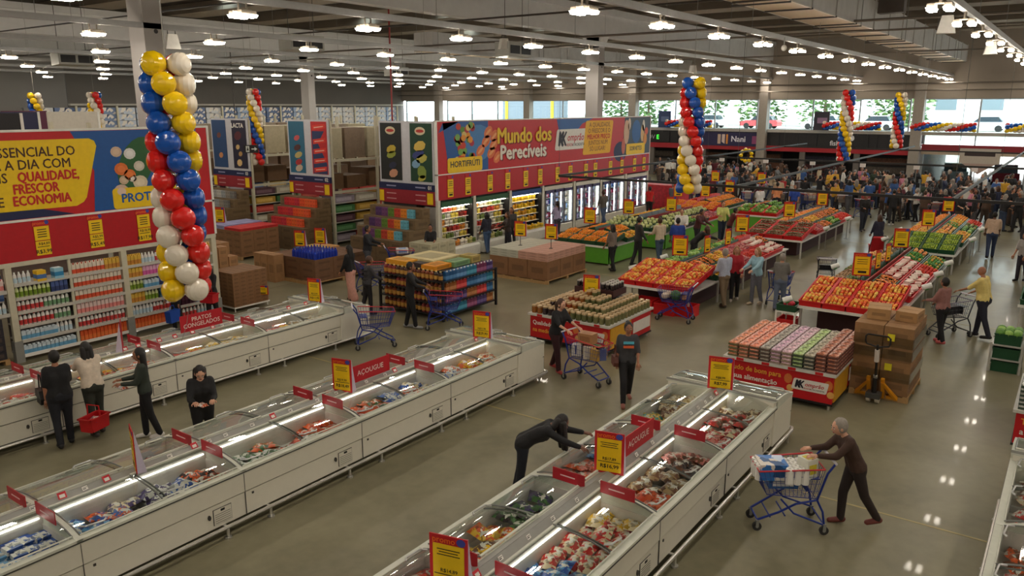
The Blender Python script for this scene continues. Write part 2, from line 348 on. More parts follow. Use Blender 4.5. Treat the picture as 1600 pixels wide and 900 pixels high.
hung('cooling_unit', 18.3, 37.6, 7.75, 0, 'grey hanging cooling unit with dark outlets at far left'); hung('cooling_unit', 20.6, 24.7, 8.0, 0, 'boxy pale cooling unit hung left of the centre under a beam'); hung('cooling_unit', 39.2, 37.7, 7.9, 0, 'small far cooling unit beyond the cross pipes'); hung('cooling_unit', 27, 19.4, 7.9, 0, 'cooling unit hung above the perishables sign')
hung('ceiling_speaker', 13.1, 21.2, 7.45, R(-20), 'white wedge speaker hung beside the big left column'); hung('ceiling_speaker', 26.2, 19.3, 8.1, R(-30), 'white wedge speaker hung above the sign lettering'); hung('ceiling_speaker', 43.9, 18.9, 7.75, R(-30), 'white wedge speaker far behind the balloon column'); hung('ceiling_speaker', 21.6, 3.05, 7.55, R(-80), 'white wedge speaker hung among the upper right lamps'); hung('ceiling_speaker', 31, 3.0, 7.55, R(-80), 'smaller white speaker along the upper right lamps')
hung('security_camera', 24.8, 7.8, 7.4, 0, 'white dome camera beside the lamp rail under the duct')
# black hanging frame over the produce
FB = M((30, 28, 27), .5); t = thing('rail_grid', 'black rail frame hung on wires over the produce tables', 'frame')
for u in (21.9, 34.4, 45.5): obj('cross_rail', B().box(u-.03, -6, 3.43, u+.03, 13.9, 3.5, FB), t)
for v in (13.9, 7.95, 2.5, -3): obj('long_rail', B().box(21.9, v-.03, 3.44, 50, v+.03, 3.51, FB), t)
for u in (21.9, 34.4, 45.5):
    for v in (13.9, 7.95, 2.5): obj('hanging_wire', B().tube([(u, v, 3.5), (u, v, 7.68)], .006, DGREY, 4), t)
# ------------------------------------------------------------------ outside the windows
struct('ceiling_entrance_canopy', B().box(UW+.4, -30, 2.72, 76, 9.6, 2.9, M((226, 226, 224), .7)))
struct('wall_outside_left', B().box(UW+.4, 9.6, 0, 76, 9.9, 2.72, M((120, 116, 112), .8)))
struct('ground_outside', B().box(UW+.3, -60, -.2, 80, 130, -.02, M((150, 146, 138), .8)).prism([(80, -.2), (80, 0), (86, 3.2), (170, 3.6), (170, -.2)], M((158, 158, 148), .9), 'y', -60, 160))
LEAF = [M(c, .7, noise=.25, scale=2) for c in ((96, 128, 70), (120, 150, 88), (78, 110, 62))]; TRK = M((110, 92, 72), .9)
def tree(u, v, z, h, s, i):
    t = thing('tree', ('leafy green tree outside, %s along the street from the left' % ORD[i]), 'tree', (u, v, z)); rnd = random.Random(i)
    obj('trunk', B().tube([(0, 0, 0), (0, .1, h*.3), (.1, 0, h*.6)], .22, TRK, 6, r2=.1), t); b = B()
    for k in range(1100):
        a = rnd.uniform(0, 6.28); q = rnd.random()**.5; zz = rnd.uniform(.02, 1); rr = s*q*(1-abs(zz-.45)*.7); p = Vector((rr*math.cos(a), rr*math.sin(a), h*zz)); e = rnd.uniform(.25, .5)
        T = Matrix.Translation(p) @ Matrix.Rotation(rnd.uniform(0, 6.28), 4, 'Z') @ Matrix.Rotation(rnd.uniform(-1.2, 1.2), 4, 'X')
        b.add([T @ Vector(c) for c in ((-e, 0, 0), (0, -e*.5, .06), (e, 0, 0), (0, e*.5, .06))], [(0, 1, 2, 3)], LEAF[rnd.randrange(3)])
    obj('crown', b, t, kind='stuff')
for i, (u, v, s, h) in enumerate(((106, 56.5, 3.6, 8.5), (101, 49.6, 3.6, 8.5), (101, 42, 3.8, 9), (102, 34.2, 3.8, 9), (101, 26.2, 3.9, 8), (103, 18.4, 3.8, 6))): tree(u, v, 3.2, h, s, i)
def car(u, v, z, rz, col, label):
    t = thing('parked_car', label, 'car', (u, v, z), rz); p = M(col, .25, .2); g = M((60, 70, 78), .1)
    obj('body', B().prism([(-2.1, .3), (2.1, .3), (2.15, .75), (1.2, .92), (-1.95, .95), (-2.15, .7)], p, 'y', -.85, .85), t); obj('cabin', B().prism([(-1.6, .93), (.95, .9), (.35, 1.42), (-1.2, 1.45)], g, 'y', -.74, .74), t); obj('roof', B().prism([(-1.22, 1.44), (.36, 1.41), (.2, 1.48), (-1.05, 1.5)], p, 'y', -.74, .74), t)
    for x in (-1.3, 1.35):
        for y in (-.86, .7): obj('wheel', B().tube([(x, y, .32), (x, y+.16, .32)], .32, BLK, 12), t)
for i, (u, v, c, l) in enumerate(((90, 36.5, (236, 236, 236), 'white car outside left of the balloon column'), (90, 30.3, (214, 92, 96), 'pinkish red car outside behind the front balloon column'), (91, 23.8, (240, 240, 240), 'white car outside right of the red car'), (91, 18.5, (244, 244, 244), 'white pickup-sized car outside beside the pilaster'), (92, 8.6, (238, 238, 240), 'white car outside above the balloon garland'), (92, 3.2, (232, 234, 236), 'pale car outside at the right end of the garland'))): car(u, v, 3.22, R(90), c, l)
for i, (u, v, c, l) in enumerate(((69, 8.0, (150, 160, 166), 'silver car parked outside the entrance by the red booth'), (69.4, 4.8, (110, 30, 40), 'maroon car parked outside the middle of the entrance'), (69, 1.4, (190, 196, 198), 'pale car parked outside right of the entrance post'))): car(u, v, 0, R(8), c, l)
b = B(); b.box(118, -30, 3.4, 124, 22, 9, M((226, 226, 224), .8))
hb = thing('white_building', 'white building across the street beyond the right windows', 'building', (0, 0, 0)); obj('wall', b, hb)
for k in range(8): obj('window', B().box(117.9, -22+k*5.2, 5.2, 118, -19.6+k*5.2, 7.2, M((120, 132, 140), .3)), hb)
gb = thing('gray_building', 'grey building with yellow edges seen through the windows left of the column', 'building', (0, 0, 0)); obj('wall', B().box(96, 61.5, 3, 99, 71, 12, M((120, 128, 138), .8)), gb)
for v in (62, 66, 70): obj('yellow_strip', B().box(95.85, v, 3, 96, v+.4, 12, YEL), gb)
# ------------------------------------------------------------------ freezer rows
FBODY = M((226, 222, 206), .4, noise=.02, name='freezer_enamel'); FRIM = M((206, 208, 194), .4); FIN = M((214, 208, 200), .45); FDK = M((66, 64, 60), .5); RAILG = M((150, 150, 144), .4); LID = glass('lid_glass', (228, 234, 230), .03, .95)
LED = M((255, 250, 240), emit=7, name='freezer_led'); ARC = [(.09, .852), (.2, .888), (.34, .918), (.5, .938), (.66, .95), (.84, .956)]
def freezer_meshes(L):
    d = {}
    b = B(); b.box(0, .03, .17, L, .07, .495, FBODY); b.box(0, .055, .495, L, .07, .515, FDK); b.box(0, .02, .515, L, .07, .8, FBODY); b.box(0, .07, .17, .03, .97, .8, FBODY); b.box(L-.03, .07, .17, L, .97, .8, FBODY); b.box(.03, .86, .17, L-.03, .97, .93, FBODY); b.box(.03, .07, .14, L-.03, .97, .2, FDK)
    b.box(.006, .015, .17, .012, .03, .8, FDK); b.box(.12, .02, .43, .15, .031, .46, FDK)
    d['cabinet'] = b
    b = B(); b.box(.03, .07, .5, L-.03, .86, .52, FIN); b.box(.03, .07, .42, L-.03, .1, .8, FIN); b.box(.03, .82, .42, L-.03, .86, .93, FIN); b.box(.03, .1, .42, .05, .82, .8, FIN); b.box(L-.05, .1, .42, L-.03, .82, .8, FIN); b.box(L/2-.008, .1, .42, L/2+.008, .82, .62, M((190, 190, 186), .4, .2)); d['inner_tub'] = b
    b = B(); b.box(0, 0, .79, L, .1, .845, FRIM); b.box(0, -.006, .8, L, 0, .815, FDK); d['front_rim'] = b
    b = B(); arc = [(0, .8), (.0, .845)]+ARC+[(.84, .8)]
    b.prism(arc, FRIM, 'x', 0, .035); d['end_frame0'] = b; d['end_frame1'] = B().prism(arc, FRIM, 'x', L-.035, L)
    b = B(); b.box(.0, .84, .93, L, .97, .962, FRIM); b.prism([(.83, .95), (.97, 1.0), (.97, .96), (.85, .94)], RAILG, 'x', 0, L); d['price_rail'] = b
    b = B(); b.box(.08, .806, .878, L-.08, .82, .89, LED); d['light_strip'] = b
    x = L-.5; b = B(); b.box(x, .022, .215, x+.28, .03, .44, FDK); b.box(x+.008, .016, .222, x+.272, .024, .433, FBODY)
    for k in range(5): b.box(x+.02, .012, .24+k*.03, x+.26, .017, .244+k*.03, FDK)
    b.box(x+.11, .01, .395, x+.17, .017, .425, BLK); b.prism(ell(x-.06, .36, .022, .036, 10), FDK, 'y', .01, .03); d['vent_panel'] = b
    b = B(); b.tube([(0, -.05, .16), (L, -.05, .16)], .026, STEEL, 8); d['bumper_rail'] = b
    for i, x in enumerate((.35, L-.35)):
        b = B(); b.tube([(x, -.05, .0), (x, -.05, .15)], .022, STEEL, 6); b.tube([(x, -.05, 0), (x, -.05, .02)], .05, STEEL, 8); b.box(x-.02, -.05, .15, x+.02, .05, .17, STEEL); d['rail_foot%d' % i] = b
    m = {k: v.mesh(k) for k, v in d.items()}
    def lid(x0, x1, dz):
        g = B(); n = len(ARC); g.add([(x, y, z+dz) for x in (x0, x1) for y, z in ARC], [(i, i+1, n+i+1, n+i) for i in range(n-1)], LID)
        f = B()
        for x in (x0, x1): f.tube([(x, y, z+dz) for y, z in ARC], .011, M((120, 122, 118), .35, .4), 5)
        f.tube([(x0, ARC[0][0], ARC[0][1]+dz), (x1, ARC[0][0], ARC[0][1]+dz)], .01, FRIM, 5); f.box(x0, .82, .955+dz, x1, .85, .972+dz, FRIM)
        f.tube([(x0+.05, .2, .9+dz), (x0+.09, .13, .905+dz), (x0+.3, .11, .895+dz), (x0+.34, .15, .89+dz)], .012, M((190, 192, 190), .3, .4), 5)
        return g.mesh('glass_lid', True), f.mesh('lid_frame')
    m['lids'] = [lid(.045, L/2+.03, .004), lid(L/2-.03, L-.045, .022)]
    return m
FM = {}
def freezer(L, loc, rz, label, group=None):
    if L not in FM: FM[L] = freezer_meshes(L)
    t = thing('chest_freezer', label, 'freezer', loc, rz, group)
    for k, m in FM[L].items():
        if k == 'lids': continue
        obj(k.rstrip('01'), m, t)
    for g, f in FM[L]['lids']: obj('lid_frame', f, obj('glass_lid', g, t))
    return t
# frozen bags and boxes: pillow meshes with a printed patch
BAGM = {}
def bag_mesh(c1, c2, kind):
    key = (c1, c2, kind)
    if key in BAGM: return BAGM[key]
    a, p = printed(c1, c2), printed(c2, c1, 24)
    b = B()
    if kind == 'box':
        b.box(-.13, -.085, 0, .13, .085, .05, a); b.box(-.09, -.05, .05, .09, .05, .052, p)
    else:
        nx, ny = 7, 5; top = []; rnd = random.Random(str(key))
        for j in range(ny):
            for i in range(nx):
                x, y = i/(nx-1)*2-1, j/(ny-1)*2-1; h = .035*((1-x**4)*(1-y**4))**.5*rnd.uniform(.7, 1.3); top.append((x*.14, y*.095*(1+.08*(abs(x) == 1)), h))
        vs = top + [(x, y, -z*.8) for x, y, z in top]; n = nx*ny; ia, ip = [], []
        for j in range(ny-1):
            for i in range(nx-1):
                q = (j*nx+i, j*nx+i+1, (j+1)*nx+i+1, (j+1)*nx+i); (ip if 1 <= i <= nx-3 and 1 <= j <= ny-3 or (i+j) % 5 == 0 else ia).append(q); ia.append(tuple(n+k for k in q[::-1]))
        b.add(vs, ia, a); k0 = b.mi(p); b.f += ip; b.m += [k0]*len(ip)
    BAGM[key] = b.mesh('frozen_bag', kind != 'box'); return BAGM[key]
W_ = (228, 224, 220); OR = (226, 92, 30); ORR = (214, 70, 28); BL = (40, 84, 170); LB = (96, 160, 214); PU = (70, 52, 104); GN = (70, 112, 58); YE = (236, 186, 24); RD = (204, 44, 40); CR = (226, 204, 168); BR = (120, 72, 48); DK = (58, 46, 50); TE = (46, 160, 160); PK = (226, 140, 132); TN = (170, 140, 100)
CN = {W_: 'white', OR: 'orange', ORR: 'red-orange', BL: 'blue', LB: 'light blue', PU: 'purple', GN: 'green', YE: 'yellow', RD: 'red', CR: 'cream', BR: 'brown', DK: 'dark', TE: 'teal', PK: 'pink', TN: 'tan'}
def fill(t, half, L, cols, where, n=(5, 3), kind='bag', lift=0, cover=1.0, far=False, back=False):
    rnd = random.Random(where+str(half)); w = (L/2-.12)/n[0]; x0 = .08 if half == 0 else L/2+.04; T = t.matrix_basis
    for i in range(n[0]):
        for j in range(n[1]):
            if rnd.random() > cover: continue
            c1, c2 = cols[int((i+j*.35+rnd.random()*.8)/(n[0]+.9)*len(cols)) % len(cols)]
            z = .6+.03*((i*2+j) % 3)+lift+rnd.uniform(0, .02)
            p = T @ Vector((x0+(i+.5)*w+rnd.uniform(-.02, .02), .2+(j+.5)*.6/n[1]+rnd.uniform(-.015, .015), z))
            e = rnd.uniform; me = bag_mesh(c1, c2, kind)
            if far:
                T2 = Matrix.Translation(p) @ Matrix.Rotation(e(0, 6.28), 4, 'Z') @ Matrix.Rotation(e(-.2, .2), 4, 'X'); k0 = len(FARB.v); FARB.v += [tuple(T2 @ v.co) for v in me.vertices]
                for q in me.polygons: FARB.f.append(tuple(k0+i_ for i_ in q.vertices)); FARB.m.append(FARB.mi(me.materials[q.material_index]))
                continue
            o = obj(('meat_pack' if row == 3 and not back else 'frozen_'+kind), me, None, p, t.rotation_euler.z)
            o.rotation_euler = (e(-.22, .22), e(-.22, .22), t.rotation_euler.z+e(-.5, .5)+(R(90) if rnd.random() < .35 else 0)) if kind == 'bag' else (0, 0, t.rotation_euler.z+e(-.12, .12))
            s = e(1.05, 1.3); o.scale = (s, s, 1.3)
            tag(o, '%s-and-%s frozen %s, %s' % (CN[c1], CN[c2], 'pack' if kind == 'bag' else 'box', where), 'frozen food', '%s %s packs in the %s' % (CN[c1], CN[c2], where))
FARB = B()
SEAM = [3.7, 5.9, 8.1, 10.3]; ROWN = {1: 'far left freezer row', 2: 'middle freezer row', 3: 'right-hand freezer row', 4: 'corner freezer row'}
RV = {1: 14.03, 2: 8.79, 3: 3.6, 4: -1.64}
CONT = {
 (2, 'n'): [[[(PU, W_), (DK, W_)], [(LB, W_), (BL, W_)]], [[(LB, BL), (BL, OR), (PU, CR)], [(W_, PU), (W_, BL), (DK, OR)]], [[(GN, W_), (W_, GN), (GN, OR)], [(W_, GN), (ORR, OR), (OR, ORR)]], [[(ORR, W_), (OR, ORR), (GN, OR)], [(W_, BL), (W_, OR), (BL, CR)]], [[(W_, BL), (OR, W_)], [(YE, OR), (OR, CR)]]],
 (2, 'f'): [[[(BR, TN)], [(YE, BR), (OR, BR)]], [[(GN, W_), (TN, BR)], [(BR, OR), (GN, YE)]], [[(YE, DK), (YE, BR)], [(W_, PK)]], [[(BR, PK), (PK, BR)], [(OR, YE), (RD, OR)]], [[(PK, OR), (CR, W_)], [(OR, CR)]]],
 (1, 'n'): [[[(YE, OR), (YE, W_)], [(YE, OR)]], [[(RD, OR), (OR, YE)], [(RD, W_), (OR, RD)]], [[(YE, W_), (RD, YE)], [(ORR, YE), (RD, OR), (W_, OR)]], [[(ORR, RD), (OR, YE)], [(YE, CR), (CR, YE)]], [[(W_, RD), (RD, PK), (YE, OR)], [(TN, W_), (CR, TN)]]],
 (1, 'f'): [[[(W_, PK)], [(PK, W_)]]]*5,
 (3, 'n'): [[[(BL, W_), (BL, LB)], [(BL, W_)]], [[(BL, OR), (BL, LB)], [(BL, W_)]], [[(BL, OR), (BL, LB), (RD, CR)], [(RD, CR), (CR, RD), (YE, CR)]], [[(ORR, OR), (OR, ORR), (BR, TN)], [(BR, TN), (DK, BR), (BR, PK)]], [[(RD, PK), (PK, RD), (RD, CR)], [(BR, RD), (BR, CR)]]],
 (3, 'f'): [[[(OR, RD)], [(YE, BL)]], [[(OR, RD)], [(OR, RD), (PK, W_)]], [[(YE, OR), (YE, BR), (DK, OR)], [(GN, PU), (DK, GN)]], [[(OR, PK), (OR, ORR)], [(ORR, PK), (BL, LB)]], [[(TE, YE), (YE, TE)], [(TN, CR), (CR, BR)]]],
 (4, 'n'): [[[(BR, OR)], [(BR, OR)]]]*5,
 (4, 'f'): [[[(BR, W_)], [(RD, W_)]], [[(BR, W_)], [(RD, W_)]], [[(OR, RD), (BR, CR)], [(OR, W_)]], [[(RD, W_), (CR, OR)], [(OR, BR), (RD, W_)]], [[(RD, W_), (BR, OR)], [(BR, W_), (CR, RD)]]]}
FIRST = {1: 0, 2: 0, 3: 1, 4: 2}
for row in (1, 2, 3, 4):
    v = RV[row]
    for i in range(FIRST[row], 5):
        u = 1.5+2.2*i; pos = ORD[i-FIRST[row]]
        if not (row == 4):
            t = freezer(2.2, (u, v, 0), 0, 'glass-lidded chest freezer, near side of the %s, %s from the left' % (ROWN[row], pos)); wh = '%s near-side freezer, %s' % (pos, ROWN[row])
            for h in (0, 1): fill(t, h, 2.2, CONT[row, 'n'][i][h], wh, kind='box' if (row, i) == (2, 0) else 'bag', cover=.92, lift=.04 if row == 3 else .02, far=(row == 1))
        t = freezer(2.2, (u+2.2, v+1.945, 0), R(180), 'glass-lidded chest freezer, back side of the %s, %s from the left' % (ROWN[row], pos)); wh = '%s back-side freezer, %s' % (pos, ROWN[row])
        for h in (0, 1):
            c = CONT[row, 'f'][i][1-h]; cv = .95 if row in (3, 4) else .5
            if (row, i) == (3, 2) and h == 0: cv = .5
            fill(t, h, 2.2, c, wh, cover=cv, lift=.05 if row == 3 else 0, far=(row != 3), back=True)
    t = freezer(1.945, (13.37, v, 0), R(90), 'end freezer with glass lids closing the far end of the %s' % ROWN[row])
    for h in (0, 1): fill(t, h, 1.945, [(TN, CR), (BR, TN)] if row == 3 else [(W_, RD), (PK, W_)] if row == 1 else [(GN, W_)], 'end freezer of the %s' % ROWN[row], cover=.5 if row != 2 else .2, far=True)
    # corner bend of the bumper rail at the far end
    solo('bumper_corner', B().tube([(12.4, v-.05, .16), (13.3, v-.05, .16), (13.42, v-.02, .16), (13.46, v+.06, .16), (13.46, v+.3, .16)], .03, STEEL, 8).tube([(13.1, v-.05, 0), (13.1, v-.05, .16)], .022, STEEL, 6), 'bent steel bumper rail at the far corner of the %s' % ROWN[row], 'rail')
o = solo('frozen_packs', FARB, 'small jumbled frozen packs lying in the farther freezers', 'frozen food', smooth=True); o['kind'] = 'stuff'
# price tickets along the central price rails
TKW = B().box(-.035, -.002, 0, .035, .002, .05, WHITE).box(-.028, -.003, .03, .028, -.002, .036, INK).box(-.028, -.003, .012, .01, -.002, .022, INK).mesh('price_ticket')
TKR = B().box(-.05, -.002, 0, .05, .002, .085, M((206, 40, 52), .5)).box(-.032, -.003, .012, .032, -.002, .055, WHITE).mesh('price_ticket')
rnd = random.Random(5)
for row in (1, 2, 3):
    v = RV[row]+.88; u = 2.0 if row != 3 else 5.2
    while u < 12.3:
        r_ = rnd.random() < (.5 if row == 1 else .3)
        o = solo('price_ticket', TKR if r_ else TKW, '%s price ticket clipped to the central rail of the %s' % ('red and white' if r_ else 'small white', ROWN[row]), 'price ticket', (u, v, .985), 0, '%s tickets of the %s' % ('red' if r_ else 'white', ROWN[row]), rot=(R(-35), 0, rnd.uniform(-.1, .1))); u += rnd.uniform(.22, .6)
# red category plates standing across the row at the module joints
PLB = B().box(-.006, -.24, 0, .006, .24, .16, DRED); PLM = PLB.mesh('board')
def cat_plate(u, v, label):
    t = thing('category_plate', label, 'sign', (u, v, .965)); obj('board', PLM, t)
    obj('printed_line', B().box(-.009, -.1, .075, -.006, .12, .09, M((226, 190, 190), .6)), t); return t
for row in (1, 2, 3):
    for i, u in enumerate(SEAM if row != 3 else SEAM[1:]+[12.5]):
        if row == 3 and i == 3: continue
        cat_plate(u-.1, RV[row]+.56, 'dark red plate on the near lids, %s, %s joint' % (ROWN[row], ORD[i])); cat_plate(u-.12, RV[row]+1.26, 'dark red plate on the back lids, %s, %s joint' % (ROWN[row], ORD[i]))
# promo price boards
LOGO = M((60, 70, 160), .5); ORED = M((232, 78, 24), .5)
def promo(loc, rz, label, w=.36, h=.52, old=None, new=None, pole=0, lines=3, back=True, base=True, tilt=0, group=None):
    t = thing('promo_sign', label, 'price sign', loc, rz, group)
    z0 = pole
    if pole: obj('pole', B().tube([(0, .012, 0), (0, .012, z0+.05)], .012, BLK, 6).box(-.06, -.05, 0, .06, .07, .012, BLK), t)
    obj('board', B().box(-w/2, 0, z0, w/2, .012, z0+h, RED), t)
    obj('yellow_sheet', B().box(-w*.41, -.003, z0+h*.05, w*.41, 0, z0+h*.84, YEL), t)
    obj('logo_spot', B().prism(ell(w*.33, z0+h*.92, w*.12, w*.1, 10), LOGO, 'y', -.004, 0), t)
    if h*w > .12:
        text('promoção'[:5], w*.22, ORED if False else M((250, 120, 30), .5), t, -w*.12, z0+h*.915, -.004, .01)
    if new:
        for k in range(lines): obj('printed_line', B().box(-w*(.3-.05*(k % 2)), -.005, z0+h*(.74-.05*k), w*(.3-.05*(k % 2)), -.003, z0+h*(.755-.05*k), INK), t)
        text('R$'+old, h*.095, INK, t, .01*w, z0+h*.36, -.005, .01); obj('rule', B().box(-w*.38, -.005, z0+h*.28, w*.38, -.003, z0+h*.295, INK), t); text('R$'+new, h*.13, INK, t, .02*w, z0+h*.18, -.005, .015)
    else:
        b = B()
        for k in range(3): b.box(-w*.28, -.005, z0+h*(.7-.09*k), w*.28, -.003, z0+h*(.725-.09*k), INK)
        b.box(-w*.36, -.005, z0+h*.3, w*.36, -.003, z0+h*.315, INK); b.box(-w*.2, -.005, z0+h*.12, w*.26, -.003, z0+h*.22, INK); obj('printed_lines', b, t, kind='stuff')
    if back: obj('rear_board', B().prism([(.012, z0), (.13, z0), (.02, z0+h)], M((206, 196, 214), .5), 'x', w/2-.008, w/2), t)
    return t
promo((4.9, 9.74, .97), R(-112), 'tall yellow and red price board leaning in the middle of the middle freezer row', .32, .6)
promo((8.55, 9.72, .97), R(-76), 'price board left of the butcher plate on the middle freezer row', .38, .58, '19,99', '18,49')
promo((12.42, 9.74, .97), R(-76), 'price board near the far end of the middle freezer row', .4, .58, '31,90', '29,90')
promo((8.5, 4.56, .97), R(-76), 'large price board beside the butcher plate on the right-hand freezer row', .4, .58, '17,89', '16,99')
promo((12.4, 4.56, .97), R(-76), 'price board at the far end of the right-hand freezer row', .42, .58, '8,99', '7,99')
promo((5.3, 4.6, .97), R(-76), 'price board cut off by the bottom edge of the picture', .42, .6, '14,89', '13,99')
promo((12.45, 15.0, .97), R(-76), 'price board at the far end of the far left freezer row', .38, .6, '12,99', '11,99')
t = thing('promo_sign', 'dark red price board seen edge-on on the far left freezer row', 'price sign', (7.6, 15.0, .97), R(60)); obj('board', B().box(-.18, 0, 0, .18, .012, .62, DRED), t); obj('rear_board', B().prism([(.012, 0), (.14, 0), (.02, .62)], M((206, 196, 214), .5), 'x', -.18, -.172), t)
def row_plate(loc, s, size, label, w=1.0, h=.32):
    t = thing('department_plate', label, 'sign', loc, 0); obj('board', B().box(-w/2, 0, 0, w/2, .012, h, M((186, 24, 38), .45)), t); text(s, size, M((238, 214, 206), .6), t, 0, h/2, -.004, .012); return t
row_plate((9.25, 9.76, 1.02), 'AÇOUGUE', .13, 'dark red plate lettered AÇOUGUE on the middle freezer row', .95, .3)
row_plate((9.35, 4.56, 1.02), 'AÇOUGUE', .13, 'dark red plate lettered AÇOUGUE on the right-hand freezer row', .95, .3)
row_plate((9.35, 15.0, 1.02), 'PRATOS\nCONGELADOS', .13, 'dark red plate lettered PRATOS CONGELADOS on the far left freezer row', 1.0, .36)
# ------------------------------------------------------------------ people
def cone_capsule(b, p0, r0, p1, r1, mat, n=9):
    p0, p1 = Vector(p0), Vector(p1); d = p1-p0; L = d.length; d = d/L if L > 1e-6 else Vector((0, 0, 1))
    x = d.cross(Vector((0, 0, 1)) if abs(d.z) < .9 else Vector((1, 0, 0))).normalized(); y = d.cross(x)
    rings = [(p0-d*r0*math.cos(a), r0*math.sin(a)) for a in (.5, 1.05, 1.57)]+[(p1+d*r1*math.cos(a), r1*math.sin(a)) for a in (1.57, 1.05, .5)]
    vs = [p0-d*r0]+[c+x*r*math.cos(2*math.pi*k/n)+y*r*math.sin(2*math.pi*k/n) for c, r in rings for k in range(n)]+[p1+d*r1]; m = len(vs)-1
    fs = [(0, 1+(k+1) % n, 1+k) for k in range(n)]+[(1+j*n+k, 1+j*n+(k+1) % n, 1+(j+1)*n+(k+1) % n, 1+(j+1)*n+k) for j in range(5) for k in range(n)]+[(m, m-n+k, m-n+(k+1) % n) for k in range(n)]
    b.add(vs, fs, mat)
SKINS = [M((196, 142, 112), .55, noise=.03, name='skin'), M((160, 108, 80), .55, noise=.03, name='skin_tan'), M((118, 78, 58), .55, noise=.03, name='skin_brown'), M((214, 164, 136), .55, noise=.03, name='skin_fair')]
HAIRS = dict(black=M((26, 22, 20), .5, noise=.2, scale=40), brown=M((72, 46, 30), .5, noise=.2, scale=40), grey=M((150, 142, 132), .55, noise=.15, scale=40), blond=M((150, 106, 62), .5, noise=.2, scale=40))
def hand(b, w, d, side, mat, curl=.5):
    d = Vector(d).normalized(); s = d.cross(Vector((0, 0, 1))); s = (s if s.length > .2 else Vector((0, 1, 0))).normalized()*side; n = s.cross(d).normalized()*side
    if n.z > 0: n = -n                      # the palm looks down, fingers curl towards it
    p = Vector(w); T = lambda a, c, e: p+d*a+s*c+n*e
    b.add([T(0, -.026, -.014), T(0, .026, -.014), T(0, .026, .014), T(0, -.026, .014), T(.085, -.04, -.012), T(.085, .04, -.012), T(.085, .04, .012), T(.085, -.04, .012)], ((3,2,1,0),(4,5,6,7),(0,1,5,4),(1,2,6,5),(2,3,7,6),(3,0,4,7)), mat)
    for k, (c, l) in enumerate(((-.03, .066), (-.01, .078), (.011, .072), (.031, .056))):
        b.tube([T(.078, c, 0), T(.083+l*.5, c*1.06, l*.5*curl), T(.085+l*(.95-.4*curl), c*1.08, l*(.95)*curl)], .0095, mat, 5, r2=.0065)
    b.tube([T(.02, -.026, .002), T(.05, -.056, .012), T(.082, -.062, .026)], .011, mat, 5, r2=.0075)
def head(b, c, yaw, pitch, skin):
    T = Matrix.Translation(c) @ Matrix.Rotation(yaw, 4, 'Z') @ Matrix.Rotation(pitch, 4, 'Y'); h = B(); n, k = 14, 10
    vs, fs = [], []
    for j in range(k+1):
        a = -math.pi/2+math.pi*j/k; z = math.sin(a)
        for i in range(n):
            t = 2*math.pi*i/n; x, y = math.cos(a)*math.cos(t), math.cos(a)*math.sin(t); jaw = 1-.28*max(0, -z)*(1 if x > -.2 else 1.3)
            f = .012*max(0, x)*max(0, -z)*1.5
            vs.append((x*.098*jaw+f, y*.076*jaw, z*.118))
    for j in range(k):
        for i in range(n): fs.append((j*n+i, j*n+(i+1) % n, (j+1)*n+(i+1) % n, (j+1)*n+i))
    h.add(vs, fs, skin)
    h.add([(.09, 0, .018), (.094, -.015, -.024), (.094, .015, -.024), (.118, 0, -.018), (.092, 0, -.034)], ((0, 1, 3), (0, 3, 2), (1, 4, 3), (3, 4, 2)), skin)
    ey = M((30, 24, 20), .2, noise=0); lp = M((150, 76, 70), .5, noise=0)
    for s in (-1, 1):
        h.ball((.086, s*.03, .004), (.01, .014, .008), M((225, 220, 214), .3, noise=0), 6, 4); h.ball((.094, s*.03, .004), (.005, .007, .007), ey, 6, 4); h.box(.084, s*.03-.018, .022, .093, s*.03+.018, .028, ey); h.ball((-.004, s*.076, -.008), (.022, .012, .032), skin, 6, 4)
    h.box(.082, -.022, -.062, .094, .022, -.053, lp); h.xf(T)
    for f, m in zip(h.f, h.m): b.f.append(tuple(len(b.v)+i for i in f)); b.m.append(b.mi(h.mats[m]))
    b.v += h.v
    return T
PQ = []
def person(loc, face, label, top=(30, 30, 34), bot=(40, 42, 52), shoe=(40, 36, 34), hair='black', style='short', skin=1, h=1.66, lean=0, arms=((15, 20, 8), (15, 20, 8)), legs=((6, 6), (-8, 10)), sleeve=.5, fem=True, nod=0, look=0, skirt=0, group=None, wide=1.0, cat='person', scarf=None, hem=0):
    PQ.append(dict(loc=loc, face=R(face), label=label, top=top, bot=bot, shoe=shoe, hair=hair, style=style, skin=skin, h=h, lean=R(lean), arms=arms, legs=legs, sleeve=sleeve, fem=fem, nod=R(nod), look=R(look), skirt=skirt, group=group, wide=wide, hem=hem))
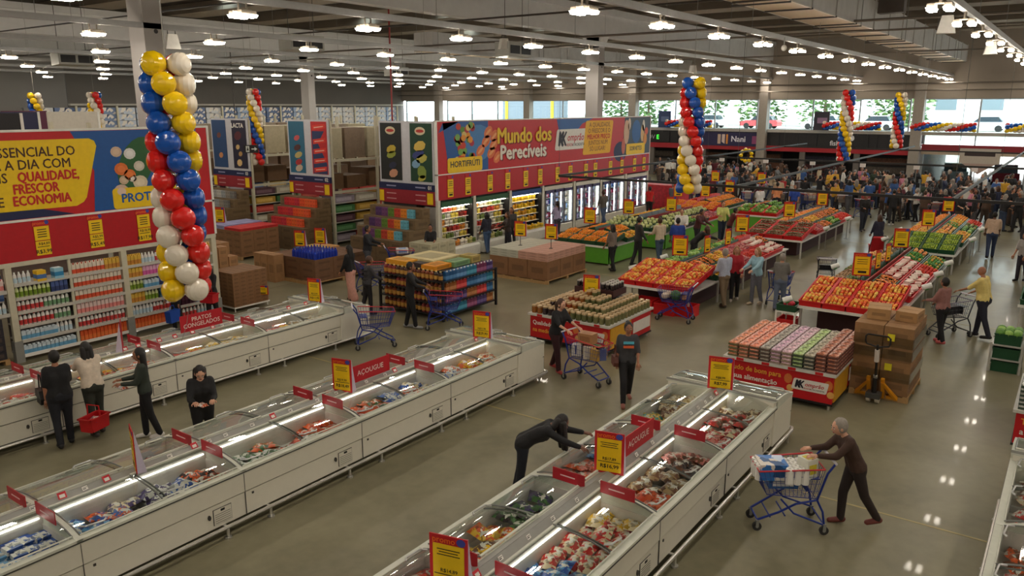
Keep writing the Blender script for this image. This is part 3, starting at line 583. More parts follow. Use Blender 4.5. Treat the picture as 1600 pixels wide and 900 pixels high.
def skeleton(p):
    S = p['h']/1.7; W = p['wide']; hipz = .9; sk = SKINS[p['skin']]
    Rl = Matrix.Rotation(p['lean'], 3, 'Y'); piv = Vector((0, 0, .95))
    up = lambda v: piv+Rl @ (Vector(v)-piv)
    fem = p['fem']; sw = .165 if fem else .19; J = {}
    torso = []
    hp = .068 if fem else .06
    for s in (-1, 1):
        a, b_, c, d = Vector((-.01, s*hp*W, .93)), up((.0, s*.05*W, 1.09)), up((.015, s*.075*W, 1.27)), up((-.005, s*(sw-.02), 1.395))
        torso += [(a, .112*W, b_, .094*W), (b_, .094*W, c, .105*W), (c, .1*W, d, .062)]
        if fem: torso.append((up((.06, s*.062, 1.235)), .066*W, up((.065, s*.062, 1.235)), .064*W))
    torso += [(Vector((-.02, -hp*W, .9)), .1*W, Vector((-.02, hp*W, .9)), .1*W), (up((0, -.1, 1.38)), .066, up((0, .1, 1.38)), .066)]
    neck = (up((-.005, 0, 1.4)), .056, up((.015, 0, 1.5)), .05)
    J['head'] = up((.03, 0, 1.59)); legs = []; feet = []
    for s, (a, k) in zip((-1, 1), p['legs']):
        a, k = R(a), R(k); hipp = Vector((0, s*.085*W, hipz)); kn = hipp+Vector((math.sin(a)*.43, 0, -math.cos(a)*.43)); an = kn+Vector((math.sin(a-k)*.42, 0, -math.cos(a-k)*.42))
        legs.append((hipp, kn, an)); feet.append((an+Vector((-.03, 0, -.02)), an+Vector((.15, s*.015, -.045))))
    arms = []
    for s, (a, e, ab) in zip((-1, 1), p['arms']):
        sh = up((-.005, s*sw, 1.385)); a, e, ab = R(a), R(e), R(ab)
        d1 = Vector((math.sin(a), s*math.sin(ab)*math.cos(a), -math.cos(a)*math.cos(ab))); el = sh+d1*.285
        d2 = Vector((math.sin(a+e), -s*.25*math.sin(e)+s*.3*math.sin(ab), -math.cos(a+e))).normalized(); wr = el+d2*.25
        arms.append((sh, el, wr, d2))
    zmin = min(min(f[0].z-.045, f[1].z-.03) for f in feet); dz = Vector((0, 0, -zmin))
    mv = lambda v: (Vector(v)+dz)*S
    return dict(S=S, torso=[(mv(a), r*S, mv(b), q*S) for a, r, b, q in torso], neck=(mv(neck[0]), neck[1]*S, mv(neck[2]), neck[3]*S), head=mv(J['head']), legs=[tuple(map(mv, l)) for l in legs], feet=[tuple(map(mv, f)) for f in feet], arms=[(mv(a), mv(b), mv(c), d) for a, b, c, d in arms])
def remesh_obj(b, vox):
    o = bpy.data.objects.new('r', b.mesh('r')); m = o.modifiers.new('r', 'REMESH'); m.mode = 'VOXEL'; m.voxel_size = vox; m.use_smooth_shade = True
    s = o.modifiers.new('s', 'SMOOTH'); s.iterations = 5; s.factor = .5
    return o
def build_people(queue, vox=.021):
    obs = []
    for p in queue:
        k = p['sk'] = skeleton(p); S = k['S']; skin = SKINS[p['skin']]; d = M(p['top'], .75, noise=.1, scale=18, bump=.3); e = M(p['bot'], .75, noise=.1, scale=18, bump=.3)
        p['skinm'], p['topm'], p['botm'] = skin, d, e
        body, top, bot = B(), B(), B()
        for a, r, c, q in k['torso']: cone_capsule(body, a, r, c, q, skin); cone_capsule(top, a, r+.016*S, c, q+.014*S, d)
        cone_capsule(body, *k['neck'], skin)
        for (hi, kn, an), (f0, f1) in zip(k['legs'], k['feet']):
            cone_capsule(body, hi, .085*S, kn, .056*S, skin); cone_capsule(body, kn, .056*S, an, .04*S, skin); cone_capsule(body, f0, .036*S, f1, .03*S, skin)
            lo = an if p['hem'] == 0 else kn+(an-kn)*(1-p['hem'])
            if not p['skirt']: cone_capsule(bot, hi, .1*S*p['wide'], kn, .072*S, e); cone_capsule(bot, kn, .072*S, lo, .06*S, e)
            else: cone_capsule(bot, hi, .11*S, kn, .12*S, e); cone_capsule(bot, kn, .12*S, kn+(an-kn)*p['skirt'], .13*S, e)
        for (a, r, c, q) in (k['torso'][-2],): cone_capsule(bot, a, r+.022*S, c, q+.022*S, e)
        if p['hem'] >= 0:
            a = (k['torso'][0][0]+k['torso'][3 if not p['fem'] else 4][0])/2; cone_capsule(bot, a+Vector((0, -.05*S, 0)), .118*S*p['wide'], a+Vector((0, .05*S, 0)), .118*S*p['wide'], e)
        for sh, el, wr, dd in k['arms']:
            cone_capsule(body, sh, .05*S, el, .04*S, skin); cone_capsule(body, el, .04*S, wr, .028*S, skin)
            sl = p['sleeve']
            if sl > .05:
                cone_capsule(top, sh, .064*S, sh+(el-sh)*min(1, sl*1.6), .058*S, d)
                if sl > .7: cone_capsule(top, el, .056*S, wr-(wr-el)*.08, .042*S, d)
        obs += [remesh_obj(x, vox*S) for x in (body, top, bot)]
    ms = evaluate(obs); out = []
    for i, p in enumerate(queue):
        k = p['sk']; S = k['S']; bm, tm, om = ms[i*3:i*3+3]
        b = B(); b.mats = [p['skinm']]; b.v = [tuple(v.co) for v in bm.vertices]; b.f = [tuple(f.vertices) for f in bm.polygons]; b.m = [0]*len(b.f)
        for s, (sh, el, wr, dd) in zip((-1, 1), k['arms']): hand(b, wr, dd, s, p['skinm'])
        T = head(b, k['head'], p['look'], p['nod']+p['lean']*.45, p['skinm'])
        o = obj('person', b, None, p['loc'], p['face'], smooth=True); tag(o, p['label'], 'person', p['group'])
        for me, m, nm in ((tm, p['topm'], 'shirt'), (om, p['botm'], 'skirt' if p['skirt'] else 'trousers')):
            me.materials.clear(); me.materials.append(m); me.name = nm; me.polygons.foreach_set('material_index', [0]*len(me.polygons)); obj(nm, me, o)
        sm = M(p['shoe'], .5)
        for f0, f1 in k['feet']:
            q = B(); cone_capsule(q, f0, .047*S, f1, .041*S, sm); q.v = [(x, y, max(z, .0)) for x, y, z in q.v]; obj('shoe', q, o, smooth=True)
        if p['style'] != 'bald':
            q = B(); hm = HAIRS[p['hair']]; q.ball((-.02, 0, .022), (.1, .088, .118), hm, 12, 8)
            st = p['style']
            if st == 'long':
                for y in (-.05, 0, .05): cone_capsule(q, (-.055, y, .02), .055, (-.075, y*1.3, -.3), .05, hm)
            elif st == 'mid':
                for y in (-.06, 0, .06): cone_capsule(q, (-.045, y, .0), .05, (-.05, y, -.13), .045, hm)
            elif st == 'tail':
                cone_capsule(q, (-.1, 0, .03), .035, (-.15, 0, -.02), .04, hm); cone_capsule(q, (-.15, 0, -.02), .04, (-.14, 0, -.26), .018, hm)
            elif st == 'bun': q.ball((-.115, 0, .085), .05, hm, 10, 6)
            q.xf(T)
            if p['lean'] > .7:
                for dx, dy in ((.0, -.07), (-.05, 0), (.0, .07), (.04, -.085)): cone_capsule(q, k['head']+Vector((dx, dy, .02)), .045, k['head']+Vector((dx+.04, dy*1.15, -.36)), .03, hm)
            obj('hair', q, o, smooth=True)
        out.append(o)
    return out
# shoppers: position on the floor, heading (0 = along the rows, 90 = to the far left)
NOARM = (5, 8, 6)
person((13.15, 6.72, 0), 215, 'woman in dark graphic t-shirt and black leggings walking between the freezer rows', (62, 62, 66), (24, 24, 28), (150, 92, 78), 'black', 'bun', 1, 1.64, arms=((-8, 12, 6), (14, 30, 8)), legs=((22, 14), (-14, 12)), sleeve=.62)
person((13.95, 8.85, 0), -100, 'woman in black blouse and wine trousers pushing a full blue cart', (22, 22, 26), (52, 18, 24), (170, 60, 60), 'brown', 'tail', 3, 1.64, lean=8, arms=((38, 32, 6), (42, 30, 6)), legs=((14, 8), (-10, 12)), sleeve=.6, wide=1.12)
person((10.82, 2.0, 0), 126, 'grey-haired woman in brown jacket leaning on a blue cart', (66, 44, 34), (44, 34, 32), (110, 50, 44), 'grey', 'short', 3, 1.62, lean=24, arms=((42, 48, 6), (46, 44, 6)), legs=((14, 14), (-18, 14)), sleeve=1)
person((8.75, 6.1, 0), -62, 'woman in black bending over the right-hand freezer row', (18, 18, 21), (24, 28, 40), (40, 36, 36), 'black', 'long', 2, 1.66, lean=58, arms=((62, 10, 10), (70, 12, 10)), legs=((-4, 4), (-8, 4)), sleeve=1, nod=6)
person((5.72, 13.62, 0), 74, 'person with short dark hair in black t-shirt seen from behind at the freezers', (20, 20, 23), (26, 28, 36), (22, 22, 24), 'black', 'short', 1, 1.66, arms=((20, 42, 6), (-4, 10, 8)), sleeve=.55, wide=1.16)
person((6.28, 13.62, 0), 82, 'long-haired woman in cream top and dark green wide trousers', (222, 206, 186), (44, 48, 40), (56, 50, 46), 'black', 'long', 1, 1.66, lean=10, arms=((46, 40, 6), (50, 36, 6)), sleeve=.55, wide=1.05)
person((6.72, 12.72, 0), 150, 'woman in dark green shirt and black trousers holding a packet', (46, 54, 46), (20, 20, 24), (210, 206, 200), 'black', 'long', 1, 1.62, arms=((24, 66, 5), (24, 66, 5)), sleeve=.9)
person((6.92, 11.32, 0), -118, 'long-haired woman in black quilted jacket looking down at a packet', (24, 24, 27), (20, 20, 22), (30, 30, 30), 'black', 'long', 3, 1.64, lean=20, arms=((26, 70, 6), (26, 70, 6)), sleeve=1, nod=18, wide=1.14)
person((3.82, 12.6, 0), -20, 'person in dark clothes cut off by the left edge of the picture', (24, 26, 34), (26, 28, 38), (226, 224, 220), 'black', 'short', 1, 1.7, sleeve=1, fem=False, legs=((-30, 30), (18, 10)))
person((10.75, 18.35, 0), 165, 'boy in black tracksuit carrying a blue bag before the dairy shelves', (24, 26, 34), (20, 22, 28), (30, 30, 32), 'black', 'short', 1, 1.58, arms=((8, 30, 6), (-6, 10, 6)), sleeve=1, fem=False)
person((11.75, 18.3, 0), 195, 'person in black behind the balloon column carrying a red basket', (22, 22, 26), (26, 26, 30), (200, 200, 198), 'black', 'mid', 1, 1.6, arms=((24, 60, 6), (20, 60, 6)), sleeve=1)
person((14.62, 13.82, 0), -50, 'man in open black jacket and grey shirt pushing an empty blue cart', (26, 25, 28), (22, 22, 25), (160, 160, 160), 'black', 'short', 1, 1.74, arms=((34, 38, 8), (38, 34, 8)), sleeve=1, fem=False, legs=((10, 4), (-6, 6)))
person((14.95, 15.75, 0), -25, 'woman in black and grey striped top next to the empty blue cart', (60, 58, 62), (26, 24, 28), (50, 44, 44), 'brown', 'short', 1, 1.62, lean=6, arms=((30, 30, 6), (26, 40, 6)), sleeve=1)
person((15.75, 17.3, 0), 100, 'long-haired woman in black top and long pale pink skirt', (22, 22, 25), (222, 164, 148), (90, 70, 64), 'black', 'long', 1, 1.66, sleeve=1, skirt=.95)
person((18.35, 19.25, 0), -60, 'bearded man in dark shirt beside the pallet of blue bottles', (26, 28, 34), (70, 72, 78), (40, 40, 42), 'black', 'short', 1, 1.76, arms=((30, 50, 8), (34, 44, 8)), sleeve=1, fem=False, wide=1.12)
person((20.6, 18.4, 0), -150, 'woman in black shirt standing behind the black bottle rack', (24, 24, 28), (30, 30, 34), (30, 30, 30), 'black', 'tail', 1, 1.6, arms=((20, 50, 6), (36, 30, 6)), sleeve=.6)
person((24.3, 18.75, 0), 70, 'woman in navy jacket at the lit dairy cases', (34, 36, 52), (60, 84, 120), (60, 60, 60), 'black', 'mid', 1, 1.6, sleeve=1, wide=1.05)
person((24.95, 18.2, 0), 150, 'woman in dark brown jacket facing the two others at the dairy cases', (52, 40, 38), (34, 34, 44), (60, 50, 50), 'brown', 'mid', 1, 1.58, arms=((40, 40, 6), (34, 40, 6)), sleeve=1)
person((25.75, 18.6, 0), 200, 'woman in dark jacket and pale shirt by the second dairy case', (60, 58, 60), (36, 36, 44), (60, 50, 50), 'brown', 'mid', 1, 1.66, sleeve=1)
person((28.75, 18.3, 0), 60, 'woman in lilac striped shirt at the glass-door fridges', (168, 160, 194), (60, 60, 74), (70, 60, 60), 'black', 'tail', 1, 1.64, arms=((40, 30, 8), (36, 34, 8)), sleeve=.6)
person((32.8, 18.3, 0), 75, 'man in brown-grey t-shirt and jeans looking into the glass-door fridges', (92, 86, 78), (74, 92, 122), (60, 56, 54), 'brown', 'short', 1, 1.78, sleeve=.6, fem=False, legs=((8, 4), (-16, 8)))
person((24.2, 13.1, 0), 80, 'woman in patterned blouse seen from behind at the orange table', (118, 104, 94), (26, 26, 30), (30, 28, 28), 'black', 'mid', 1, 1.62, sleeve=.7, wide=1.1)
person((25.5, 12.75, 0), -40, 'man in dark suit at the first produce table', (50, 48, 48), (34, 34, 36), (40, 36, 34), 'black', 'short', 1, 1.78, sleeve=1, fem=False)
person((26.1, 12.2, 0), 60, 'man in beige t-shirt among the produce shoppers', (216, 196, 168), (70, 90, 112), (80, 70, 60), 'brown', 'short', 0, 1.72, sleeve=.6, fem=False, arms=((10, 20, 8), (26, 50, 6)))
person((26.2, 11.55, 0), 30, 'man in royal blue t-shirt seen from behind at the produce', (36, 66, 150), (44, 56, 84), (40, 40, 44), 'black', 'short', 1, 1.76, sleeve=.6, fem=False, wide=1.1)
person((26.3, 10.95, 0), -60, 'person in black bending over the produce table', (24, 22, 24), (30, 30, 34), (40, 36, 36), 'brown', 'short', 1, 1.68, lean=42, arms=((66, 10, 8), (60, 16, 8)), sleeve=1)
person((28.9, 12.6, 0), 200, 'waiter in white shirt and dark vest holding a tray', (226, 222, 214), (50, 36, 36), (30, 28, 28), 'brown', 'short', 0, 1.74, arms=((30, 60, 6), (24, 70, 6)), sleeve=1, fem=False)
person((29.8, 12.3, 0), -100, 'person in dark plaid shirt between the produce tables', (86, 44, 46), (34, 34, 40), (40, 40, 40), 'black', 'short', 1, 1.68, lean=14, arms=((44, 30, 8), (40, 30, 8)), sleeve=1, fem=False)
person((32.2, 12.2, 0), 215, 'man in yellow-green t-shirt facing the camera at the produce', (206, 208, 120), (40, 50, 70), (60, 60, 60), 'brown', 'short', 0, 1.74, arms=((34, 56, 8), (34, 56, 8)), sleeve=.6, fem=False)
person((31.5, 11.6, 0), -60, 'woman in maroon top reaching over the produce', (96, 36, 36), (40, 36, 40), (50, 46, 44), 'black', 'short', 1, 1.6, lean=18, arms=((50, 20, 8), (50, 20, 8)), sleeve=1)
person((38.4, 17.3, 0), -10, 'grey-haired man in grey t-shirt and grey trousers seen from behind', (108, 112, 122), (116, 124, 132), (90, 90, 90), 'grey', 'short', 0, 1.74, sleeve=.6, fem=False)
person((36.9, 17.9, 0), 20, 'woman in bright red sleeveless top by the red display', (220, 44, 44), (40, 36, 40), (60, 50, 50), 'black', 'short', 1, 1.64, sleeve=.2)
person((42.9, 18.2, 0), 20, 'child in pink t-shirt below the balloon column', (232, 120, 160), (90, 80, 100), (90, 80, 80), 'brown', 'short', 0, 1.4, sleeve=.6)
person((40.2, 13.3, 0), 20, 'woman in white t-shirt and jeans seen from behind at the green stand', (226, 226, 224), (60, 84, 112), (70, 66, 64), 'black', 'short', 0, 1.66, sleeve=.6, wide=1.08, arms=((24, 50, 10), (24, 50, 10)))
person((42.0, 13.0, 0), 25, 'man in peach t-shirt and dark trousers seen from behind', (232, 152, 104), (34, 40, 54), (50, 46, 44), 'black', 'short', 1, 1.74, sleeve=.55, fem=False)
person((41.7, 12.0, 0), 190, 'man in blue polo shirt beyond the produce', (46, 78, 168), (60, 66, 84), (40, 40, 44), 'black', 'short', 1, 1.7, sleeve=.6, fem=False)
person((21.55, 8.0, 0), 60, 'man in light blue shirt and khaki trousers beside the red fruit table', (176, 184, 204), (126, 108, 84), (60, 46, 38), 'grey', 'short', 0, 1.68, arms=((10, 30, 6), (14, 40, 6)), sleeve=1, fem=False)
person((22.45, 8.0, 0), 200, 'woman in red blouse and black trousers behind the man in light blue', (172, 30, 44), (24, 24, 28), (180, 170, 160), 'blond', 'mid', 0, 1.62, sleeve=.8)
person((22.4, 7.35, 0), 160, 'woman in pale blue sweater and grey trousers reaching forward', (146, 184, 198), (104, 106, 116), (196, 178, 150), 'blond', 'mid', 3, 1.66, arms=((44, 26, 6), (50, 18, 6)), sleeve=1)
person((22.1, 6.55, 0), 10, 'grey-haired woman in grey coat seen from behind by a laden cart', (112, 110, 104), (100, 112, 134), (70, 66, 64), 'grey', 'short', 0, 1.62, arms=((24, 50, 8), (24, 50, 8)), sleeve=1, wide=1.1)
person((21.25, 2.35, 0), 60, 'woman in dusty pink jacket and black trousers at the fruit table', (150, 104, 98), (24, 24, 28), (190, 90, 90), 'black', 'short', 1, 1.6, arms=((20, 40, 8), (26, 50, 8)), sleeve=1, wide=1.1)
person((22.35, 1.6, 0), 75, 'bald man in yellow polo shirt pushing a dark cart', (222, 200, 120), (36, 38, 52), (30, 26, 26), 'black', 'bald', 1, 1.8, lean=8, arms=((20, 40, 6), (46, 20, 6)), sleeve=.62, fem=False, wide=1.22, legs=((10, 4), (-14, 6)))
person((34.8, 2.5, 0), 8, 'man in beige t-shirt and jeans walking away down the right aisle', (200, 172, 148), (52, 66, 96), (40, 36, 36), 'black', 'short', 2, 1.76, sleeve=.6, fem=False, legs=((14, 6), (-12, 14)), wide=1.1)
person((34.2, 1.35, 0), 185, 'woman in black top and brown leggings near the right edge', (30, 30, 34), (70, 50, 46), (220, 214, 206), 'black', 'bun', 1, 1.64, sleeve=1)
person((30.7, 1.25, 0), 150, 'person in grey top and dark trousers at the right edge by the greens', (150, 144, 140), (44, 40, 52), (40, 38, 38), 'black', 'mid', 1, 1.6, sleeve=.6)
person((39.0, 8.0, 0), 215, 'man in black sweatshirt and dark jeans standing in the middle aisle', (28, 26, 27), (42, 46, 60), (50, 40, 36), 'brown', 'short', 1, 1.72, arms=((16, 70, 6), (16, 70, 6)), sleeve=1, fem=False, wide=1.12)
person((41.8, 7.3, 0), 10, 'man in black hoodie and track trousers walking to the checkouts', (24, 24, 27), (28, 28, 32), (210, 206, 200), 'black', 'short', 1, 1.74, sleeve=1, fem=False, legs=((14, 10), (-16, 10)))
person((32.6, 6.1, 0), 40, 'woman in navy dress seen from behind beside a red stroller', (34, 36, 56), (34, 36, 56), (40, 36, 36), 'brown', 'mid', 1, 1.6, sleeve=.9, wide=1.1)
PEOPLE = build_people(PQ)
# prints and bags that belong to single shoppers
o = PEOPLE[0]; 
for z, c in ((1.27, (90, 190, 214)), (1.19, (232, 104, 60))): obj('shirt_print', B().box(.125, -.1, z-.025, .152, .1, z+.02, M(c, .6)), o)
for z in (1.0, 1.12, 1.24): obj('stripe', B().lathe([(.152, z), (.154, z+.02), (.152, z+.045)], M((30, 30, 32), .7), 14), PEOPLE[12])
def shoulder_bag(loc, rz, col, label, s=1):
    t = thing('shoulder_bag', label, 'bag', loc, rz); m = M(col, .5, bump=.3); obj('pouch', B().prism([(-.15*s, 0), (.15*s, 0), (.17*s, .1*s), (.12*s, .24*s), (-.12*s, .24*s), (-.17*s, .1*s)], m, 'y', -.06*s, .06*s), t); obj('strap', B().tube([(-.11*s, 0, .23*s), (-.05*s, 0, .5*s), (.05*s, 0, .5*s), (.11*s, 0, .23*s)], .012, m, 5), t)
shoulder_bag((5.58, 13.95, .75), R(80), (26, 26, 28), 'black shoulder bag of the person in black t-shirt'); shoulder_bag((13.02, 6.92, .78), R(40), (92, 46, 34), 'brown shoulder bag of the woman in graphic t-shirt', .8)
def basket(loc, rz, col, label, fill_col=None):
    t = thing('shopping_basket', label, 'basket', loc, rz); m = M(col, .4)
    b = B(); b.box(-.17, -.11, 0, .17, .11, .015, m)
    for s in (-1, 1): b.prism([(-.17, 0), (.17, 0), (.21, .22), (-.21, .22)], m, 'y', s*.12-.006, s*.12+.006); b.prism([(-.115, 0), (.115, 0), (.13, .22), (-.13, .22)], m, 'x', s*.19-.006, s*.19+.006)
    b.box(-.225, -.145, .21, .225, -.115, .235, m); b.box(-.225, .115, .21, .225, .145, .235, m); b.box(-.225, -.145, .21, -.195, .145, .235, m); b.box(.195, -.145, .21, .225, .145, .235, m); obj('tub', b, t)
    obj('handle', B().tube([(0, -.13, .23), (0, -.12, .42), (0, .12, .42), (0, .13, .23)], .012, m, 6), t)
    return t
basket((6.05, 13.2, .3), R(20), (190, 24, 30), 'red shopping basket carried by the person in black t-shirt')
solo('frozen_pack', bag_mesh(PU, RD, 'bag'), 'purple and red packet inside the carried red basket', 'frozen food', (6.05, 13.2, .46), R(40))
basket((11.5, 18.02, .72), R(-70), (200, 32, 40), 'red shopping basket held below the big balloon column')
o = solo('blue_bag', B().prism([(-.16, 0), (.16, 0), (.19, .3), (-.19, .3)], M((24, 74, 170), .5), 'y', -.08, .08).tube([(-.1, 0, .29), (-.06, 0, .42), (.06, 0, .42), (.1, 0, .29)], .01, M((24, 74, 170), .5), 5), 'blue carrier bag held by the boy in black', 'bag', (10.5, 18.1, .4), R(20))
for i, (l, c) in enumerate((((6.42, 12.86, 1.0), 'packet held by the woman in dark green shirt'), ((6.72, 10.98, 1.02), 'packet held by the woman in quilted jacket'))): solo('food_packet', bag_mesh(OR, W_, 'bag'), 'orange and white '+c, 'packet', l, R(40), rot=(.3, .2, .5)).scale = (.7, .7, .8)
# ------------------------------------------------------------------ checkout crowd
CQ = []; PQ = CQ
for i, (st, arms, legs, fem) in enumerate((('short', (NOARM, NOARM), ((4, 2), (-4, 4)), False), ('long', ((30, 50, 6), (26, 50, 6)), ((4, 2), (-4, 4)), True), ('short', ((40, 30, 6), (40, 30, 6)), ((16, 8), (-14, 12)), False), ('mid', ((10, 60, 6), NOARM), ((4, 2), (-6, 4)), True), ('tail', (NOARM, (30, 60, 6)), ((10, 6), (-10, 8)), True), ('short', ((24, 66, 8), (24, 66, 8)), ((2, 2), (-2, 2)), False))):
    person((50, 30-i, 0), 0, 'shopper', style=st, arms=arms, legs=legs, fem=fem, sleeve=.6 if i % 2 else 1, h=1.6+.04*i, hair='black')
PROTO = build_people(CQ, .03)
TOPS = [('black', (26, 26, 30)), ('red', (168, 34, 40)), ('white', (220, 218, 212)), ('navy', (36, 42, 70)), ('grey', (112, 112, 114)), ('beige', (196, 176, 146)), ('maroon', (96, 34, 46)), ('dark green', (50, 66, 50)), ('pink', (196, 120, 140)), ('blue', (56, 92, 150)), ('brown', (88, 66, 52)), ('yellow', (214, 164, 48))]
HN = {'short': 'short', 'long': 'long', 'mid': 'shoulder-length', 'tail': 'tied-back'}
rnd = random.Random(21); spots = []
def near(x, y, d=.55): return any((x-a)**2+(y-c)**2 < d*d for a, c in spots)
zones = [(43.5, 58, -2, 9), (43.5, 56, 5, 16), (43.5, 58, 9, 21), (46, 60, 17, 31), (42, 48.4, -2, 8)]
CHECK = [(49.6, -4+2.9*k) for k in range(13)]
tries = 0; n = 0
while n < 255 and tries < 9000:
    tries += 1; a = zones[tries % 5]; x, y = rnd.uniform(a[0], a[1]), rnd.uniform(a[2], a[3])
    if near(x, y) or any(abs(x-cx) < 1.6 and abs(y-cy) < .75 for cx, cy in CHECK): continue
    spots.append((x, y)); src = PROTO[rnd.randrange(6)]; ti = rnd.randrange(12) if rnd.random() > .3 else 0; tn, tc = TOPS[ti]; bt = rnd.choice([('black', (26, 26, 30)), ('blue', (52, 66, 92)), ('grey', (84, 84, 88)), ('brown', (70, 56, 48))])
    lane = min(range(len(CHECK)), key=lambda q: abs(CHECK[q][1]-y)); side = 'before' if x < 49.6 else 'beyond'
    o = dup(src, (x, y, 0), R(rnd.uniform(0, 360)), 'shopper in %s top and %s trousers %s the %s checkout from the right' % (tn, bt[0], side, ORD[lane]), 'shoppers at the checkouts')
    sc = rnd.uniform(.94, 1.06); o.scale = (sc, sc, sc)
    for q in [o]+list(o.children):
        nm = q.name.split('.')[0]; m = {'shirt': M(tc, .75, noise=.1, scale=18, bump=.3), 'trousers': M(bt[1], .75, noise=.1, scale=18, bump=.3), 'hair': HAIRS[rnd.choice(['black', 'black', 'brown', 'grey'])]}.get(nm)
        if nm == 'person': m = SKINS[rnd.randrange(4)]
        if m: q.material_slots[0].link = 'OBJECT'; q.material_slots[0].material = m
    n += 1
for o in PROTO:
    for c in list(o.children): bpy.data.objects.remove(c)
    bpy.data.objects.remove(o)
# ------------------------------------------------------------------ carts
CB = M((28, 52, 142), .35, .2, name='cart_blue'); CRD = M((200, 40, 52), .4); RUB = M((40, 40, 42), .6); WIRE = M((110, 112, 150), .3, .6)
def cart_parts(fm, wm, rm):
    d = {}; top = [(-.36, -.27, .96), (.5, -.23, .9), (.5, .23, .9), (-.36, .27, .96)]; bot = [(-.3, -.2, .5), (.36, -.17, .54), (.36, .17, .54), (-.3, .2, .5)]
    b = B(); L = lambda p, q, t: tuple(p[i]+(q[i]-p[i])*t for i in range(3))
    for e in range(4):
        a, c, a2, c2 = top[e], top[(e+1) % 4], bot[e], bot[(e+1) % 4]; n = 13 if e % 2 == 0 else 9
        for k in range(n): b.tube([L(a, c, k/n), L(a2, c2, k/n)], .0036, wm, 4)
        for k in (.25, .5, .75): b.tube([L(a, a2, k), L(c, c2, k)], .0036, wm, 4)
    for k in range(9): b.tube([L(bot[0], bot[3], k/8), L(bot[1], bot[2], k/8)], .0036, wm, 4)
    for k in range(6): b.tube([L(bot[0], bot[1], k/5), L(bot[3], bot[2], k/5)], .0036, wm, 4)
    b.tube(bot, .007, fm, 5, closed=True); d['basket'] = b
    d['basket_rim'] = B().tube(top, .012, rm, 6, closed=True)
    b = B()
    for s in (-1, 1):
        b.tube([(-.5, s*.25, 1.04), (-.4, s*.26, .9), (-.3, s*.24, .5), (-.02, s*.24, .44), (.2, s*.22, .3), (.46, s*.17, .16)], .016, fm, 6); b.tube([(-.3, s*.24, .5), (-.38, s*.26, .34), (-.42, s*.26, .12)], .016, fm, 6); b.tube([(-.42, s*.26, .14), (.0, s*.24, .3), (.18, s*.22, .5)], .014, fm, 6)
    b.tube([(.46, -.17, .16), (.46, .17, .16)], .014, fm, 6); b.tube([(.1, -.2, .24), (.1, .2, .24)], .012, fm, 6); b.tube([(-.42, -.26, .14), (-.42, .26, .14)], .012, fm, 6); b.tube([(.3, -.2, .22), (.3, .2, .22)], .012, fm, 6); d['frame'] = b
    d['handle'] = B().tube([(-.5, -.27, 1.04), (-.5, .27, 1.04)], .018, M((214, 210, 220), .4), 8)
    d['child_seat'] = B().box(-.33, -.2, .78, -.16, .2, .79, fm).box(-.17, -.2, .6, -.16, .2, .79, fm)
    return {k: v.mesh(k) for k, v in d.items()}
WH = B().tube([(0, -.02, 0), (0, .02, 0)], .062, RUB, 12).tube([(0, -.023, 0), (0, .023, 0)], .022, GREY, 8).mesh('wheel'); FK = B().box(-.02, -.03, 0, .02, -.024, .09, GREY).box(-.02, .024, 0, .02, .03, .09, GREY).box(-.02, -.03, .085, .02, .03, .1, GREY).mesh('fork')
CM = {}
def cart(loc, rz, label, kind='blue'):
    if kind not in CM: CM[kind] = cart_parts(CB, M((70, 80, 150), .35, .5), CRD) if kind == 'blue' else cart_parts(M((56, 58, 66), .35, .4), M((90, 92, 100), .3, .6), M((120, 110, 130), .4))
    t = thing('shopping_cart', label, 'shopping cart', loc, R(rz))
    for k, m in CM[kind].items(): obj(k, m, t)
    for x, y in ((-.42, -.26), (-.42, .26), (.46, -.17), (.46, .17)): w_ = obj('wheel', WH, t, (x, y, .062)); obj('fork', FK, w_, (0, 0, .0))
    return t
c1 = cart((13.78, 7.98, 0), -100, 'blue cart full of groceries and a carton pushed by the woman in black')
c2 = cart((10.33, 2.72, 0), 124, 'blue cart with toilet paper packs pushed by the grey-haired woman')
c3 = cart((12.9, 13.42, 0), -40, 'empty blue cart standing at the end of the far left freezer row')
c4 = cart((15.15, 13.15, 0), -50, 'empty blue cart pushed by the man in black jacket')
c5 = cart((19.4, 8.5, 0), 100, 'blue cart with watermelon standing before the red fruit table')
c6 = cart((16.9, 17.6, 0), -20, 'blue cart behind the long-haired woman in pink skirt')
c7 = cart((23.0, 6.8, 0), 0, 'blue cart with water packs beside the woman in grey coat')
c8 = cart((22.1, 2.25, 0), 140, 'dark cart pushed by the man in yellow polo', 'dark')
c9 = cart((19.2, 18.6, 0), -40, 'blue cart with white packs beside the bearded man')
c10 = cart((25.9, 6.3, 0), 20, 'dark cart with melons at the end of the second fruit table', 'dark')
rnd = random.Random(8)
def atc(c, x, y, z): return (Matrix.Translation(c.location) @ c.rotation_euler.to_matrix().to_4x4()) @ Vector((x, y, z))
QC = [cart((rnd.uniform(43.6, 47), -3.4+k*1.55, 0), rnd.uniform(-40, 40), 'laden cart queueing before the checkouts, %s from the right' % ORD[k], 'dark' if k % 2 else 'blue') for k in range(20)]
def loaf(name, label, cat, loc, rz, size, col, col2=None, rot=None, group=None):
    a, b_, h = size; b = B(); m = M(col, .5, noise=.1); b.box(-a/2, -b_/2, 0, a/2, b_/2, h, m)
    if col2: b.box(-a*.36, -b_/2-.002, h*.25, a*.36, b_/2+.002, h*.75, M(col2, .5, noise=.15, scale=30)); b.box(-a*.3, -b_*.3, h, a*.3, b_*.3, h+.003, M(col2, .5, noise=.15, scale=30))
    return solo(name, b, label, cat, loc, rz, group, rot=rot)
loaf('carton', 'brown carton on top of the groceries in the pushed cart', 'box', atc(c1, -.02, .02, .84), R(-90), (.34, .24, .22), (176, 128, 84), (150, 104, 66))
